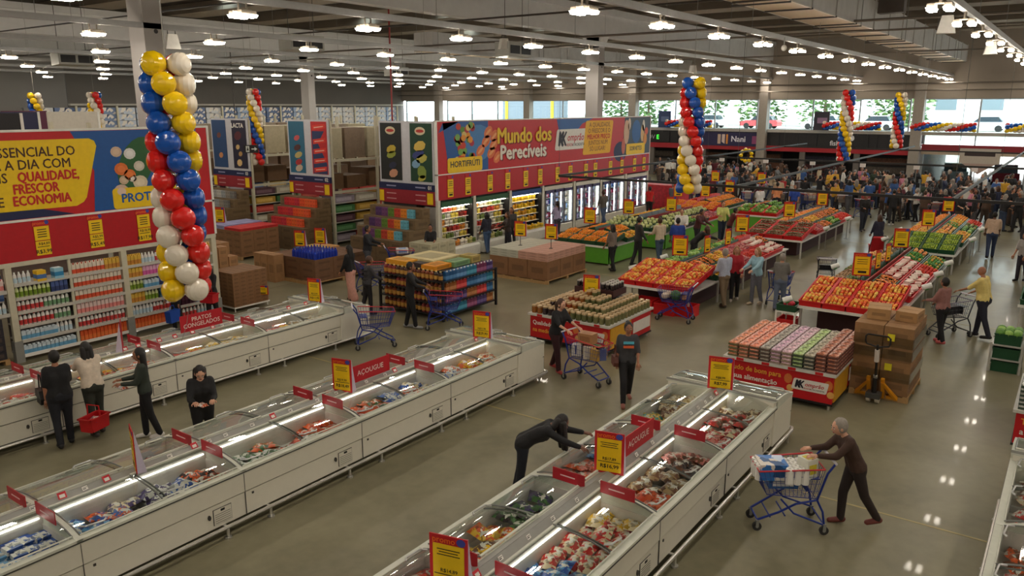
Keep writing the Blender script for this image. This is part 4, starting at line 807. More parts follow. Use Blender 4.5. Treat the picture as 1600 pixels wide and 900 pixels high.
for k, (x, y, cl) in enumerate(((.3, -.08, (190, 150, 70)), (.3, .1, (170, 132, 84)), (.1, .12, (92, 120, 70)), (-.2, -.1, (220, 214, 208)), (-.2, .1, (190, 60, 54)), (.1, -.1, (206, 196, 180)), (.36, .0, (90, 100, 150)))): loaf('grocery_pack', '%s grocery pack lying in the pushed cart below the carton' % ['amber', 'tan', 'green', 'white', 'red', 'cream', 'blue'][k], 'grocery', atc(c1, x, y, .56), R(-100+k*9), (.2, .16, .24), cl)
def rolls(loc, rz, label, n=(4, 3), wrap=None):
    t = thing('toilet_paper_pack', label, 'toilet paper', loc, R(rz)); m = M((236, 234, 228), .7)
    for i in range(n[0]):
        for j in range(n[1]): obj('roll', B().lathe([(0, 0), (.052, 0), (.054, .02), (.054, .2), (.05, .22), (.02, .22), (.02, .17), (0, .17)], m, 10), t, ((i-(n[0]-1)/2)*.106, (j-(n[1]-1)/2)*.106, 0))
    if wrap: obj('wrapper', B().box(-n[0]*.054, -n[1]*.056, .01, n[0]*.04, n[1]*.056, .235, wrap), t)
    return t
rolls(atc(c2, .3, -.02, .72), 124, 'blue wrapped toilet paper pack at the front of the cart', (4, 3), printed((52, 120, 196), (206, 220, 240), 9)); rolls(atc(c2, -.02, .05, .72), 124+90, 'white toilet paper pack in the middle of the cart', (4, 3))
loaf('paper_pack', 'blue and white paper pack low in the toilet paper cart', 'grocery', atc(c2, .1, -.08, .56), R(124), (.4, .24, .14), (60, 110, 180), (230, 230, 236)); loaf('flower_bag', 'white and yellow bag beside the cart handle', 'bag', atc(c2, -.18, .1, .78), R(150), (.18, .2, .28), (224, 226, 210), (220, 206, 60))
b = B(); b.ball((0, 0, 0), (.2, .14, .14), M((46, 92, 40), .5, noise=.3, scale=14), 14, 9); solo('watermelon', b, 'dark green watermelon in the cart before the red fruit table', 'watermelon', atc(c5, .02, 0, .7), R(30), smooth=True)
for k, (x, y, cl, nm) in enumerate(((.3, .08, (232, 210, 190), 'pale'), (.26, -.1, (220, 196, 170), 'cream'), (-.2, .02, (216, 160, 120), 'peach'))): solo('produce_bag', B().ball((0, 0, 0), (.11, .1, .09), M(cl, .5, noise=.15), 9, 6), nm+' produce bag in the watermelon cart', 'bag', atc(c5, x, y, .68), 0, smooth=True)
for k in range(4): loaf('water_pack', 'blue water pack stacked in the grey coat woman\'s cart', 'water pack', atc(c7, (-.1, .2)[k % 2], 0, .55+.2*(k//2)), R(0), (.27, .36, .19), (60, 96, 170), (220, 224, 232), group='water packs in the cart')
loaf('white_pack', 'white pack lying in the bearded man\'s cart', 'grocery', atc(c9, .1, 0, .8), R(-40), (.4, .3, .16), (228, 226, 226), (120, 160, 220)); loaf('black_bag', 'black bag lying in the dark cart of the man in yellow', 'bag', atc(c8, .05, 0, .6), R(150), (.4, .3, .2), (46, 46, 52))
for k, c in enumerate(QC):
    for q, (x, y) in enumerate(((.2, .05), (-.12, -.04))): loaf('cart_goods', '%s pack heaped in the queueing cart, %s from the right' % (('front', 'rear')[q], ORD[k]), 'grocery', atc(c, x, y, .62), c.rotation_euler.z, (.3, .34, .3+.12*((k+q) % 3)), rnd.choice([(214, 206, 190), (196, 170, 130), (170, 150, 130), (206, 200, 200), (150, 60, 56)]), (226, 220, 206))
# ------------------------------------------------------------------ dairy shelving with its big sign (left)
POST = M((204, 198, 174), .5); SHF = M((196, 192, 182), .45); SBK = M((120, 112, 104), .7)
SF = 19.05
rk = thing('dairy_shelf', 'long cream shelf rack of dairy drinks under the essential-goods sign', 'shelf', (0, 0, 0))
for u in (2.1, 4.7, 7.3, 9.93, 12.45):
    obj('post', B().box(u-.07, SF, 0, u+.07, SF+.1, 2.25, POST).box(u-.09, SF-.02, 0, u+.09, SF+.14, .5, GREY), rk); obj('rear_post', B().box(u-.07, SF+1.0, 0, u+.07, SF+1.1, 5.1, POST), rk)
for u in (3.4, 8.62, 11.2): obj('slim_post', B().box(u-.03, SF+.01, .1, u+.03, SF+.05, 2.2, POST), rk)
LV = [.16, .5, .83, 1.16, 1.48, 1.8]
for u0, u1 in ((7.38, 9.86), (10.0, 12.38)):
    for z in LV: obj('shelf_board', B().box(u0, SF+.02, z-.05, u1, SF+.62, z-.015, SHF).box(u0, SF+.0, z-.06, u1, SF+.03, z+.012, WHITE if z < .2 else SHF), rk)
    obj('back_panel', B().box(u0, SF+.62, .1, u1, SF+.64, 2.25, SBK), rk)
for z in (1.16, 1.68): obj('shelf_board', B().box(4.78, SF+.02, z-.05, 7.22, SF+.62, z-.015, SHF).box(4.78, SF, z-.06, 7.22, SF+.03, z+.02, SHF), rk)
obj('back_panel', B().box(4.78, SF+.62, .1, 7.22, SF+.64, 2.25, SBK), rk); obj('top_beam', B().box(2.0, SF-.02, 2.2, 12.52, SF+.1, 2.3, CREAM), rk)
PM = {}
def prod(shape, c1, c2, c3=None):
    k = (shape, c1, c2, c3)
    if k in PM: return PM[k]
    a, p, cp = M(c1, .35, noise=.05), M(c2, .4, noise=.12, scale=40), M(c3 or c2, .4)
    b = B()
    if shape == 'bottle': b.lathe([(0, 0), (.036, 0), (.04, .03, p), (.04, .12, a), (.038, .16), (.018, .2, cp), (.018, .225, cp), (0, .225)], a, 8)
    elif shape == 'carton': b.box(-.04, -.035, 0, .04, .035, .2, a).box(-.041, -.036, .03, .041, .036, .11, p).prism([(-.035, .2), (.035, .2), (0, .235)], a, 'x', -.04, .04).tube([(.0, -.018, .2), (0, -.03, .235)], .014, cp, 6)
    elif shape == 'pack': b.box(-.055, -.08, 0, .055, .08, .17, a).box(-.056, -.081, .03, .056, .081, .1, p).box(-.03, -.03, .17, .03, .03, .185, cp)
    elif shape == 'tray': b.box(-.1, -.1, 0, .1, .1, .2, a).box(-.101, -.101, .05, .101, .101, .13, p).box(-.08, -.08, .2, .08, .08, .206, cp)
    PM[k] = b.mesh('product'); return PM[k]
CNAME = {}
def shelf_run(u0, u1, v, z, items, where, step=.092, depth=1, what='bottle', noun='drink'):
    w = (u1-u0)/len(items)
    for i, (nm, shape, c1, c2, c3) in enumerate(items):
        n = max(1, int(w/(step if shape != 'tray' else .21)))
        for k in range(n):
            u = u0+i*w+(k+.5)*w/n
            for d in range(depth):
                solo(what, prod(shape, c1, c2, c3), '%s %s on %s' % (nm, noun, where), noun.split()[-1], (u, v+d*.1, z), 0, '%s %ss on %s' % (nm, noun, where)).scale = (1, 1, 1.22)
WB = ('white', 'bottle', (230, 228, 222)); 
I = dict(orange=('orange and white', 'carton', (226, 214, 196), (214, 78, 40), (206, 70, 36)), red=('white and red', 'bottle', (232, 228, 224), (206, 62, 60), (190, 40, 44)), green=('white and green', 'bottle', (230, 230, 224), (120, 164, 120), (60, 120, 70)), blue=('light blue', 'pack', (206, 222, 232), (104, 166, 206), (230, 236, 240)), lime=('lime green', 'bottle', (214, 222, 160), (120, 150, 40), (222, 222, 206)), yellow=('yellow', 'tray', (236, 190, 40), (70, 110, 170), (236, 200, 60)), navy=('navy', 'carton', (70, 92, 150), (40, 54, 100), (40, 50, 92)), white=('plain white', 'bottle', (236, 234, 230), (190, 214, 226), (236, 236, 232)), pink=('magenta', 'carton', (226, 170, 200), (206, 90, 160), (210, 120, 170)), deep=('bright orange', 'carton', (222, 92, 42), (230, 120, 60), (206, 74, 36)), aqua=('aqua', 'tray', (150, 200, 220), (40, 130, 180), (226, 234, 240)), gold=('gold', 'carton', (222, 180, 70), (196, 130, 50), (200, 150, 60)), pinkw=('pale pink', 'carton', (230, 206, 200), (222, 132, 126), (214, 120, 120)), wine=('wine', 'carton', (90, 40, 60), (60, 26, 44), (120, 60, 80)))
plan = {  # bottom to top
 (7.4, 8.55): (['blue'], ['blue', 'blue', 'white'], ['red', 'red', 'green'], ['red', 'green'], ['lime', 'lime', 'navy'], ['white', 'yellow', 'aqua']),
 (8.68, 9.84): (['deep'], ['red', 'red'], ['pinkw'], ['orange'], ['orange'], ['orange', 'orange', 'gold']),
 (10.02, 11.14): (['deep', 'deep'], ['white', 'red'], ['gold', 'lime', 'aqua'], ['lime', 'blue', 'navy'], ['gold', 'pink', 'pink'], ['gold', 'white', 'red']),
 (11.26, 12.36): (['red', 'white'], ['wine', 'navy'], ['deep', 'navy'], ['navy', 'red'], ['pink', 'white'], ['red', 'gold'])}
for bi, ((u0, u1), lv) in enumerate(plan.items()):
    for li, keys in enumerate(lv): shelf_run(u0, u1, SF+.09, LV[li]-.014, [I[k] for k in keys], 'the %s shelf up, %s dairy bay' % (ORD[li], ORD[bi]))
shelf_run(4.85, 7.2, SF+.1, 1.67, [I['white'], I['yellow'], I['pinkw']], 'the upper shelf at the left edge'); shelf_run(4.85, 7.2, SF+.1, 1.15, [I['white'], I['navy'], I['white']], 'the lower shelf at the left edge')
pt = B(); 
def pallet(loc, w, d, label, rz=0):
    t = thing('pallet', label, 'pallet', loc, rz)
    for k in range(5): obj('deck_board', B().box(-w/2, -d/2+k*(d-.1)/4, .1, w/2, -d/2+k*(d-.1)/4+.1, .125, WOOD), t)
    for k in range(3): obj('runner', B().box(-w/2+k*(w-.1)/2, -d/2, 0, -w/2+k*(w-.1)/2+.1, d/2, .1, WOOD), t)
    return t
pallet((6.0, SF+.45, 0), 2.2, .8, 'wooden pallet under the dark wrapped packs at the left edge')
for i in range(5):
    for j in range(5): loaf('dark_pack', 'dark shrink-wrapped pack stacked under the left-edge shelves', 'pack', (5.1+i*.44, SF+.4, .127+j*.185), 0, (.42, .6, .18), (46, 42, 50), (78, 66, 62), group='dark packs under the left-edge shelves')
# the sign
t = thing('dairy_sign', 'large yellow, red and blue sign about essential daily goods above the dairy shelves', 'sign', (0, SF, 0)); 
obj('board', B().box(2, .0, 3.22, 12.5, .08, 5.14, RED), t); obj('lower_band', B().box(2, .0, 2.3, 12.5, .08, 3.18, M((184, 14, 28), .4, name='band_red')), t)
for z in (5.14, 3.18): obj('white_edge', B().box(2, -.02, z, 12.56, .1, z+.05, WHITE), t)
obj('white_edge', B().box(12.5, -.02, 2.3, 12.56, .1, 5.14, WHITE), t)
plate([(9.35, 3.24), (12.0, 3.24), (12.2, 5.13), (9.0, 5.13), (9.45, 4.2)], BLUE, t, 'blue_field', -.006); plate([(2, 3.24), (8.9, 3.24), (8.2, 3.42), (6, 3.5), (2, 3.5)], NAVY, t, 'navy_field', -.006)
plate([(12.0, 3.24), (12.49, 3.24), (12.49, 5.13), (12.2, 5.13)], RED, t, 'red_field', -.006)
plate([(2, 3.46), (8.95, 3.42), (9.12, 3.5), (9.2, 3.6), (9.56, 4.78), (9.52, 4.9), (9.4, 4.96), (2, 4.98)], YEL, t, 'yellow_panel', -.014, .008)
BR2 = M((74, 40, 30), .6, noise=0); RT = M((200, 40, 30), .6, noise=0)
for s, z, x, m, bd in (('O ESSENCIAL DO', 4.69, 9.06, BR2, .012), ('DIA A DIA COM', 4.42, 8.93, BR2, .012), ('FRESCOR', 3.89, 8.6, RT, .03), ('ECONOMIA', 3.63, 8.84, RT, .03)): text(s, .3, m, t, x, z, -.018, bd, 'RIGHT', .9 if m is BR2 else .78)
text('QUALIDADE,', .3, RT, t, 9.08, 4.15, -.018, .03, 'RIGHT', .76); text('MAIS', .3, BR2, t, 7.55, 4.15, -.018, .012, 'RIGHT', .9); text('E', .3, BR2, t, 7.42, 3.63, -.018, .012, 'RIGHT', .9)
plate(rrect(9.82, 3.24, 11.5, 3.74, .08), YEL, t, 'department_panel', -.014, .008); text('PROTEÍNAS', .3, M((20, 90, 170), .5), t, 10.02, 3.48, -.018, .025, 'LEFT')
plate(ell(10.5, 4.3, .42, .72, 18, -.5), M((40, 96, 50), .5), t, 'leaf_picture', -.01); plate(ell(11.2, 5.0, .3, .13, 14), M((196, 60, 60), .5), t, 'meat_picture', -.009)
for x, z, r, c in ((10.02, 4.62, .14, (214, 186, 160)), (10.35, 4.56, .15, (226, 226, 222)), (10.1, 4.2, .17, (226, 116, 50)), (10.3, 4.05, .15, (232, 120, 50)), (10.56, 4.25, .14, (214, 206, 190)), (10.14, 3.93, .12, (206, 180, 150)), (10.55, 3.85, .19, (222, 206, 176)), (10.05, 3.66, .19, (220, 190, 170)), (10.36, 3.96, .1, (230, 214, 200))): plate(ell(x, z, r, r*.9, 12), M(c, .5), t, 'dairy_picture', -.013); plate(ell(x, z, r*.6, r*.5, 10), M(tuple(min(255, q+14) for q in c), .5), t, 'dairy_picture', -.015)
def tagcard(par, x, z, old=None, new=None):
    b = B(); b.box(-.17, 0, .3, .17, .012, .44, RED); b.box(-.16, -.004, -.02, .16, .012, .3, YEL); b.box(-.16, -.004, -.36, .16, .012, -.04, YEL); b.prism(ell(.12, .38, .05, .05, 8), LOGO, 'y', -.006, 0)
    if not new:
        for k in range(3): b.box(-.11, -.006, .06+k*.07, .11, -.004, .085+k*.07, INK)
        b.box(-.13, -.006, -.2, .13, -.004, -.185, INK); b.box(-.09, -.006, -.31, .11, -.004, -.24, INK)
    o = obj('price_card', b, par, (x, -.016, z))
    if new:
        text('promo', .1, M((244, 110, 50), .5), o, -.05, .37, -.006, .02); text('R$'+old, .085, INK, o, .02, -.1, -.006, .012); text('R$'+new, .12, INK, o, .0, -.28, -.006, .015)
        for k in range(4): obj('printed_line', B().box(-.1, -.006, .05+k*.055, .1, -.004, .07+k*.055, INK), o)
        obj('rule', B().box(-.13, -.006, -.175, .13, -.004, -.16, INK), o)
    return o
tagcard(t, 8.1, 2.74, '4,89', '3,99'); tagcard(t, 9.32, 2.74, '5,99', '5,49'); tagcard(t, 10.52, 2.74, '18,99', '17,90'); tagcard(t, 6.8, 2.74, '7,99', '6,49')
# ------------------------------------------------------------------ perishables hall: sign, lit cases, glass-door fridges
SP = 19.2
def komprao(par, x, z, w, y=-.014):
    h = w*.34; plate(rrect(x-w/2-.04*w, z-h/2, x+w/2-.04*w, z+h/2, h*.12, 3, .18), M((232, 228, 220), .5), par, 'logo_plate', y)
    k = M((28, 28, 44), .5, noise=0); r = M((196, 26, 40), .5, noise=0)
    text('K', h*.95, k, par, x-w*.36, z, y-.004, .05, sx=.75, shear=.2); text('K', h*.95, k, par, x-w*.27, z, y-.005, .03, sx=.75, shear=.2); text('omprão', h*.5, r, par, x+w*.11, z+h*.08, y-.004, .012, shear=.25); text('KOCH', h*.2, r, par, x-w*.08, z-h*.28, y-.004, .02, shear=.2); text('ATACADISTA', h*.2, k, par, x+w*.2, z-h*.28, y-.004, .005, shear=.2)
t = thing('perishables_sign', 'long red sign reading Mundo dos Perecíveis above the chilled cases', 'sign', (0, SP, 0))
obj('board', B().box(21.95, 0, 3.24, 39.3, .1, 5.14, RED), t); obj('lower_band', B().box(21.95, 0, 2.28, 39.3, .1, 3.2, M((184, 14, 28), .4, name='band_red')), t)
for z in (5.14, 3.2): obj('white_edge', B().box(21.9, -.02, z, 39.35, .12, z+.04, WHITE), t)
for x in (21.9, 39.3): obj('white_edge', B().box(x, -.02, 2.28, x+.05, .12, 5.14, WHITE), t)
plate([(22.6, 3.25)]+[(22.55+.5*math.cos(a)-.1, 4.2+.95*math.sin(a)) for a in (-1.2+math.pi, -.6+math.pi, math.pi-.0, .6+math.pi-1.2)]+[(23.2, 5.13), (25.0, 5.13), (25.0, 3.25)][::-1][::-1], BLUE, t, 'blue_field', -.004, .003)
plate(ell(24.4, 4.3, .85, .7, 18), M((70, 130, 190), .5), t, 'blue_plate_picture', -.008)
rr = random.Random(3)
for k in range(34):
    x, z = 23.0+rr.random()*1.05, 3.7+rr.random()*1.3; c = rr.choice([(206, 60, 40), (90, 140, 50), (230, 150, 40), (220, 200, 120), (180, 40, 60), (120, 170, 80)]); plate(ell(x, z, .15, .13, 9), M(c, .5), t, 'vegetable_picture', -.01-.001*(k % 4))
for x, z in ((24.5, 4.0), (24.85, 4.35), (25.2, 3.9), (25.4, 4.55), (25.6, 3.7), (25.0, 4.7), (25.35, 4.2)): plate(ell(x, z, .3, .2, 12, .6), M((226, 120, 70), .5), t, 'bread_picture', -.011); plate(ell(x, z, .2, .06, 10, .6), M((240, 170, 110), .5), t, 'bread_picture', -.013)
plate(rrect(22.5, 3.25, 24.6, 3.8, .1), YEL, t, 'department_panel', -.018); text('HORTIFRÚTI', .32, M((60, 62, 58), .5), t, 23.55, 3.55, -.022, .02)
GOLD = M((236, 196, 40), .5); text('Mundo dos', .86, GOLD, t, 27.55, 4.5, -.03, .03, sx=1.02); text('Mundo dos', .86, M((120, 20, 20), .5), t, 27.62, 4.46, -.02, .035, sx=1.02); text('Perecíveis', .8, M((236, 228, 214), .5), t, 27.45, 3.83, -.03, .03, sx=1.06); text('Perecíveis', .8, M((120, 20, 20), .5), t, 27.52, 3.79, -.02, .035, sx=1.06)
plate([(30.0, 5.13), (33.2, 5.13), (32.2, 4.9), (31.6, 4.5), (30.2, 4.55)], BLUE, t, 'blue_field', -.004); komprao(t, 31.3, 4.22, 2.7)
plate(rrect(32.25, 3.45, 34.9, 5.02, .12, 4, .17), M((240, 184, 24), .5), t, 'yellow_panel', -.016)
for i, s in enumerate(('A QUALIDADE,', 'O FRESCOR E O', 'MELHOR PREÇO', 'JUNTOS NUM', 'SÓ LUGAR!')): text(s, .3, M((150, 84, 24), .5) if i != 2 else RT, t, 33.85-.05*i, 4.82-.28*i, -.02, .012 if i != 2 else .025)
plate([(36.2, 3.25), (39.28, 3.25), (39.28, 5.13), (36.4, 5.13)], M((60, 76, 92), .5), t, 'photo_field', -.006); plate(ell(37.7, 4.4, .5, .6, 14), M((40, 96, 160), .5), t, 'blue_plate_picture', -.009); plate(ell(36, 3.45, .7, .5, 14), NAVY, t, 'navy_field', -.005)
for x, z, w_, h_, c in ((36.6, 4.4, .3, .62, (214, 180, 150)), (36.9, 4.8, .16, .3, (220, 196, 176)), (36.3, 3.7, .2, .4, (206, 110, 90)), (38.4, 4.3, .2, .45, (228, 190, 130)), (38.7, 4.0, .22, .3, (226, 150, 70)), (38.5, 4.7, .15, .3, (226, 220, 206)), (38.85, 4.4, .18, .2, (220, 90, 60))): plate(ell(x, z, w_, h_, 12), M(c, .5), t, 'sorbet_picture', -.012)
plate(rrect(36.6, 3.25, 38.7, 3.8, .1), YEL, t, 'department_panel', -.018); text('SORVETES', .3, M((60, 62, 58), .5), t, 37.65, 3.54, -.022, .02)
for x in (22.65, 23.7, 25.1, 26.3, 27.6, 28.7, 30.1, 31.2, 32.6, 33.5, 35.0, 36.2, 37.6, 38.7): tagcard(t, x, 2.72)
struct('wall_coldroom', B().box(21.95, SP+.15, 2.2, 39.3, SP+2.8, 5.0, M((70, 66, 64), .8)).box(21.95, SP+1.1, 0, 39.3, SP+2.8, 2.2, M((70, 66, 64), .8)))
for x in (21.98, 24.1, 26.5, 28.95, 31.6, 34.1, 36.7, 39.2): struct('trim_case_post', B().box(x-.07, SP-.02, 0, x+.07, SP+.1, 2.28, OFFW))
CL = M((255, 246, 228), emit=16, name='case_light'); FDOOR = glass('door_glass', (206, 216, 226), .03, .8)
SC = [(214, 70, 60), (228, 150, 60), (240, 230, 214), (196, 190, 120), (120, 140, 70), (206, 200, 190), (236, 210, 90), (150, 60, 50)]
for ci, (u0, u1, nm) in enumerate(((22.1, 24.0, 'first'), (24.2, 26.4, 'second'), (26.6, 28.85, 'third'))):
    t = thing('dairy_case', '%s open lit chilled case from the left under the long red sign' % nm, 'refrigerator', (u0, SP, 0)); L = u1-u0
    obj('base', B().prism([(-.35, .06), (-.35, .42), (-.28, .5), (.1, .5), (1.0, .5), (1.0, .06)], M((222, 220, 210), .4), 'x', 0, L), t); obj('back', B().box(0, .8, .5, L, .9, 2.2, FIN), t); obj('canopy', B().box(0, .0, 2.0, L, .9, 2.2, M((44, 88, 56), .5) if ci < 2 else M((36, 70, 130), .5)), t); obj('lamp_tube', B().tube([(.1, .12, 1.97), (L-.1, .12, 1.97)], .02, CL, 6), t)
    for s in (0, L-.04): obj('side_wall', B().box(s, .0, .5, s+.04, .9, 2.2, BLK if s else FIN), t)
    for li in range(6 if ci < 2 else 5):
        z = .5+li*(.25 if ci < 2 else .3); y = -.2 if li == 0 else .12+.06*li*.5
        if li: obj('shelf', B().box(.04, y-.04, z, L-.04, .8, z+.02, WHITE), t)
        n = 13 if ci < 2 else 9
        for k in range(n):
            c = SC[(li*3+k//3+ci*2) % 8] if ci < 2 else [(240, 196, 30), (236, 180, 20), (246, 206, 60), (228, 160, 30)][(li+k//3) % 4]; cn = 'yellow' if ci == 2 else {0: 'red', 1: 'orange', 2: 'white', 3: 'olive', 4: 'green', 5: 'grey', 6: 'yellow', 7: 'brown'}[(li*3+k//3+ci*2) % 8]
            solo('chilled_pack', prod('carton' if (k+li) % 2 else 'pack', c, tuple(int(q*.75) for q in c), (230, 226, 220)), '%s chilled pack on the %s shelf of the %s open case' % (cn, ORD[li], nm), 'chilled food', (u0+.1+(k+.5)*(L-.2)/n, SP+y+.08, z+.02), 0, '%s packs, %s shelf of the %s open case' % (cn, ORD[li], nm)).scale = (1.2, 1, 1)
for ci, (u0, u1) in enumerate(((29.1, 31.45), (31.75, 33.98), (34.25, 36.5), (36.85, 39.1))):
    t = thing('glass_door_fridge', '%s three-door upright glass fridge from the left under the red sign' % ORD[ci], 'refrigerator', (u0, SP, 0)); L = u1-u0; w_ = L/3
    obj('carcass', B().box(0, .0, .05, L, .06, .4, OFFW).box(0, .75, .4, L, .8, 2.15, FIN).box(0, 0, 2.05, L, .8, 2.2, OFFW).box(0, 0, .4, .03, .8, 2.05, OFFW).box(L-.03, 0, .4, L, .8, 2.05, OFFW).box(0, .06, .3, L, .8, .4, OFFW), t)
    for k in range(3):
        d = obj('door', B().box(k*w_+.01, -.03, .42, k*w_+.06, .0, 2.04, M((96, 96, 110), .4)).box((k+1)*w_-.06, -.03, .42, (k+1)*w_-.01, 0, 2.04, M((96, 96, 110), .4)).box(k*w_+.01, -.03, 1.9, (k+1)*w_-.01, 0, 2.04, M((60, 50, 96), .4)).box(k*w_+.01, -.03, .42, (k+1)*w_-.01, 0, .5, M((96, 96, 110), .4)), t)
        obj('glass_pane', B().box(k*w_+.06, -.015, .5, (k+1)*w_-.06, -.012, 1.9, FDOOR), d); obj('handle', B().box(k*w_+.07, -.06, 1.0, k*w_+.09, -.03, 1.4, STEEL), d); obj('light_bar', B().box((k+1)*w_-.13, .06, .5, (k+1)*w_-.09, .1, 1.9, CL), t)
        for li in range(5):
            z = .45+li*.3; obj('shelf', B().box(k*w_+.04, .15, z, (k+1)*w_-.04, .75, z+.015, LGREY), t); c = rr.choice([(120, 90, 140), (200, 204, 214), (176, 60, 90), (90, 130, 190), (206, 190, 170)]); loaf('ice_cream_tub', 'row of tubs on the %s shelf behind the %s door of the %s fridge' % (ORD[li], ORD[k], ORD[ci]), 'ice cream', (u0+k*w_+w_/2, SP+.4, z+.017), 0, (w_-.16, .3, .2), c, (226, 222, 226))
# ------------------------------------------------------------------ aisle endcaps with picture panels and stepped stacks
def endcap(v0, v1, num, label, left, right, lfield, rfield):
    t = thing('endcap_panel', label, 'sign', (21.9, v1, 0), R(-90)); L = v1-v0
    obj('frame', B().box(0, .0, 2.85, L, .06, 5.15, M((206, 206, 212), .45)), t); gap = L*.5
    plate([(.08, 2.95), (gap-.22, 2.95), (gap-.22, 5.08), (.08, 5.08)], left, t, 'picture_panel', -.012); plate([(gap+.22, 2.95), (L-.1, 2.95), (L-.1, 5.08), (gap+.22, 5.08)], right, t, 'picture_panel', -.012)
    obj('number_band', B().box(-.05, -.03, 2.6, L, .06, 2.85, NAVY), t); text(num, .2, WHITE, t, L-.22, 2.73, -.035, .03); obj('lower_band', B().box(-.05, -.03, 2.08, L, .06, 2.6, M((150, 30, 44), .5)), t)
    for x in (.35, L-.95): obj('printed_line', B().box(x, -.034, 2.7, x+.5, -.03, 2.75, M((150, 154, 190), .5)), t); obj('printed_line', B().box(x, -.034, 2.42, x+.5, -.03, 2.46, M((206, 150, 150), .5)), t); obj('printed_line', B().box(x, -.034, 2.22, x+.5, -.03, 2.26, M((206, 150, 150), .5)), t)
    obj('price_card', B().box(L-.36, -.04, 2.12, L-.08, -.03, 2.54, YEL), t); obj('price_card', B().box(-.03, -.04, 2.12, .2, -.03, 2.54, YEL), t)
    for (x, z, a, c_, col) in lfield+rfield: plate(ell(x*L, z, a*.16, c_*.16, 8, .3), M(col, .5), t, 'product_picture', -.016)
    for x in (0, L): obj('post', B().box(x-.04, .07, 0, x+.04, .15, 5.1, POST), t)
    return t
G1 = M((30, 34, 32), .5); G2 = M((24, 66, 44), .5)
t = endcap(19.3, 22.1, '01', 'numbered aisle endcap with black and green picture panels beside the long red sign', G1, G2, [(.23, 4.1, 1.6, 1, (200, 176, 60)), (.23, 3.9, 1.6, .8, (150, 160, 60)), (.25, 3.5, 1.3, .8, (40, 44, 70)), (.26, 3.2, 1.5, 1, (206, 150, 120))], [(.75, 4.25, 1.9, 1.2, (220, 190, 90)), (.72, 3.95, 2, .9, (60, 70, 130)), (.78, 3.8, 1.8, 1, (196, 190, 90)), (.68, 3.6, 1.4, 1, (130, 170, 200)), (.78, 3.3, 1.4, 1.6, (140, 160, 70)), (.78, 3.08, 1.3, .7, (196, 190, 80))])
for x in (.22, .76): plate(ell(x*2.8, 4.8, .26, .15, 14), M((220, 206, 170), .5), t, 'brand_oval', -.018); plate(ell(x*2.8, 4.8, .2, .06, 12), M((190, 50, 40), .5), t, 'brand_oval', -.02)
t = endcap(24.95, 27.5, '02', 'numbered aisle endcap with teal and red picture panels', M((40, 106, 136), .5), M((200, 36, 40), .5), [(.23, 4.4, 1.2, .7, (206, 90, 90)), (.23, 4.0, 1.4, .8, (90, 50, 50)), (.25, 3.7, 1.6, .8, (200, 180, 110)), (.25, 3.4, 1.4, .8, (180, 50, 50)), (.25, 3.15, 1.5, .9, (206, 186, 160))], [])
plate([(1.55, 2.96), (2.4, 2.96), (2.4, 3.4), (1.9, 4.2), (2.3, 4.7), (1.55, 4.7)], M((44, 58, 100), .5), t, 'blue_field', -.014)
for z in (4.86, 4.3, 3.9, 3.5, 3.14): plate([(1.6, z-.14), (2.36, z-.04), (2.36, z+.14), (1.6, z+.06)], M((224, 60, 44), .5), t, 'wafer_picture', -.018); plate([(1.7, z-.05), (2.26, z+.01), (2.26, z+.05), (1.7, z)], M((244, 180, 160), .5), t, 'wafer_picture', -.02)
t = endcap(30.25, 32.95, '03', 'numbered aisle endcap with navy chocolate picture panels lettered LACTA', M((40, 74, 120), .5), M((30, 26, 54), .5), [(.22, 4.4, 1, .8, (120, 70, 60)), (.24, 3.5, 1, .8, (206, 140, 90))], [(.74, 4.4, 1.7, 1.2, (96, 40, 50)), (.72, 3.9, .9, .7, (214, 180, 120)), (.78, 3.6, .9, .7, (190, 150, 90)), (.74, 3.2, 1.2, 1.0, (226, 190, 130))]); text('LACTA', .28, WHITE, t, 2.0, 4.84, -.018, .03)
def stepped(u, v, cols, label, w=2.7):
    # display stack of cartons rising in three steps towards the endcap, small coloured packs in front of each step
    n = 4; bc = prod_box(1.5, w/n-.015, .31, (112, 90, 62))
    for j in range(3):
        for k in range(n): solo('base_carton', bc, 'brown base carton in the stack before %s' % label, 'box', (u+.75, v-w/2+(k+.5)*w/n, j*.313), 0, 'base cartons of the stack before %s' % label)
    for lv in range(3):
        d = 1.14-.36*lv
        for k in range(n): solo('base_carton', prod_box(d, w/n-.015, .35, (118, 96, 66)), 'brown base carton in the stack before %s' % label, 'box', (u+1.5-d/2, v-w/2+(k+.5)*w/n, .94+lv*.36), 0, 'base cartons of the stack before %s' % label)
        for k in range(12):
            c = cols[k//2]; q = w*.72/12
            for r_ in range(2): solo('display_pack', prod_box(.12, q*.94, .155, c[1]), '%s pack on the %s step of the stack before %s' % (c[0], ORD[lv], label), 'pack', (u+.29+lv*.36, v+w*.34-(k+.5)*q, .94+lv*.36+r_*.157), 0, '%s packs of the stack before %s, %s step' % (c[0], label, ORD[lv]))
PBX = {}
def prod_box(a, b_, h, c):
    k = (a, b_, h, c)
    if k not in PBX:
        b = B(); m = M(c, .7, noise=.1); s = M(tuple(int(q*.86) for q in c), .7); b.box(-a/2, -b_/2, 0, a/2, b_/2, h, m); b.box(-a/2-.002, -b_*.3, h*.35, -a/2, b_*.3, h*.65, s); b.box(-a*.3, -b_/2-.002, h*.35, a*.3, -b_/2, h*.65, s); b.box(-.015, -b_/2, h, .015, b_/2, h+.002, s); PBX[k] = b.mesh('carton')
    return PBX[k]
stepped(20.2, 20.75, [('purple', (88, 54, 110)), ('violet', (120, 70, 120)), ('green', (104, 140, 50)), ('red', (206, 70, 50)), ('orange', (232, 140, 40)), ('sky blue', (110, 186, 206))], 'the green-panelled endcap')
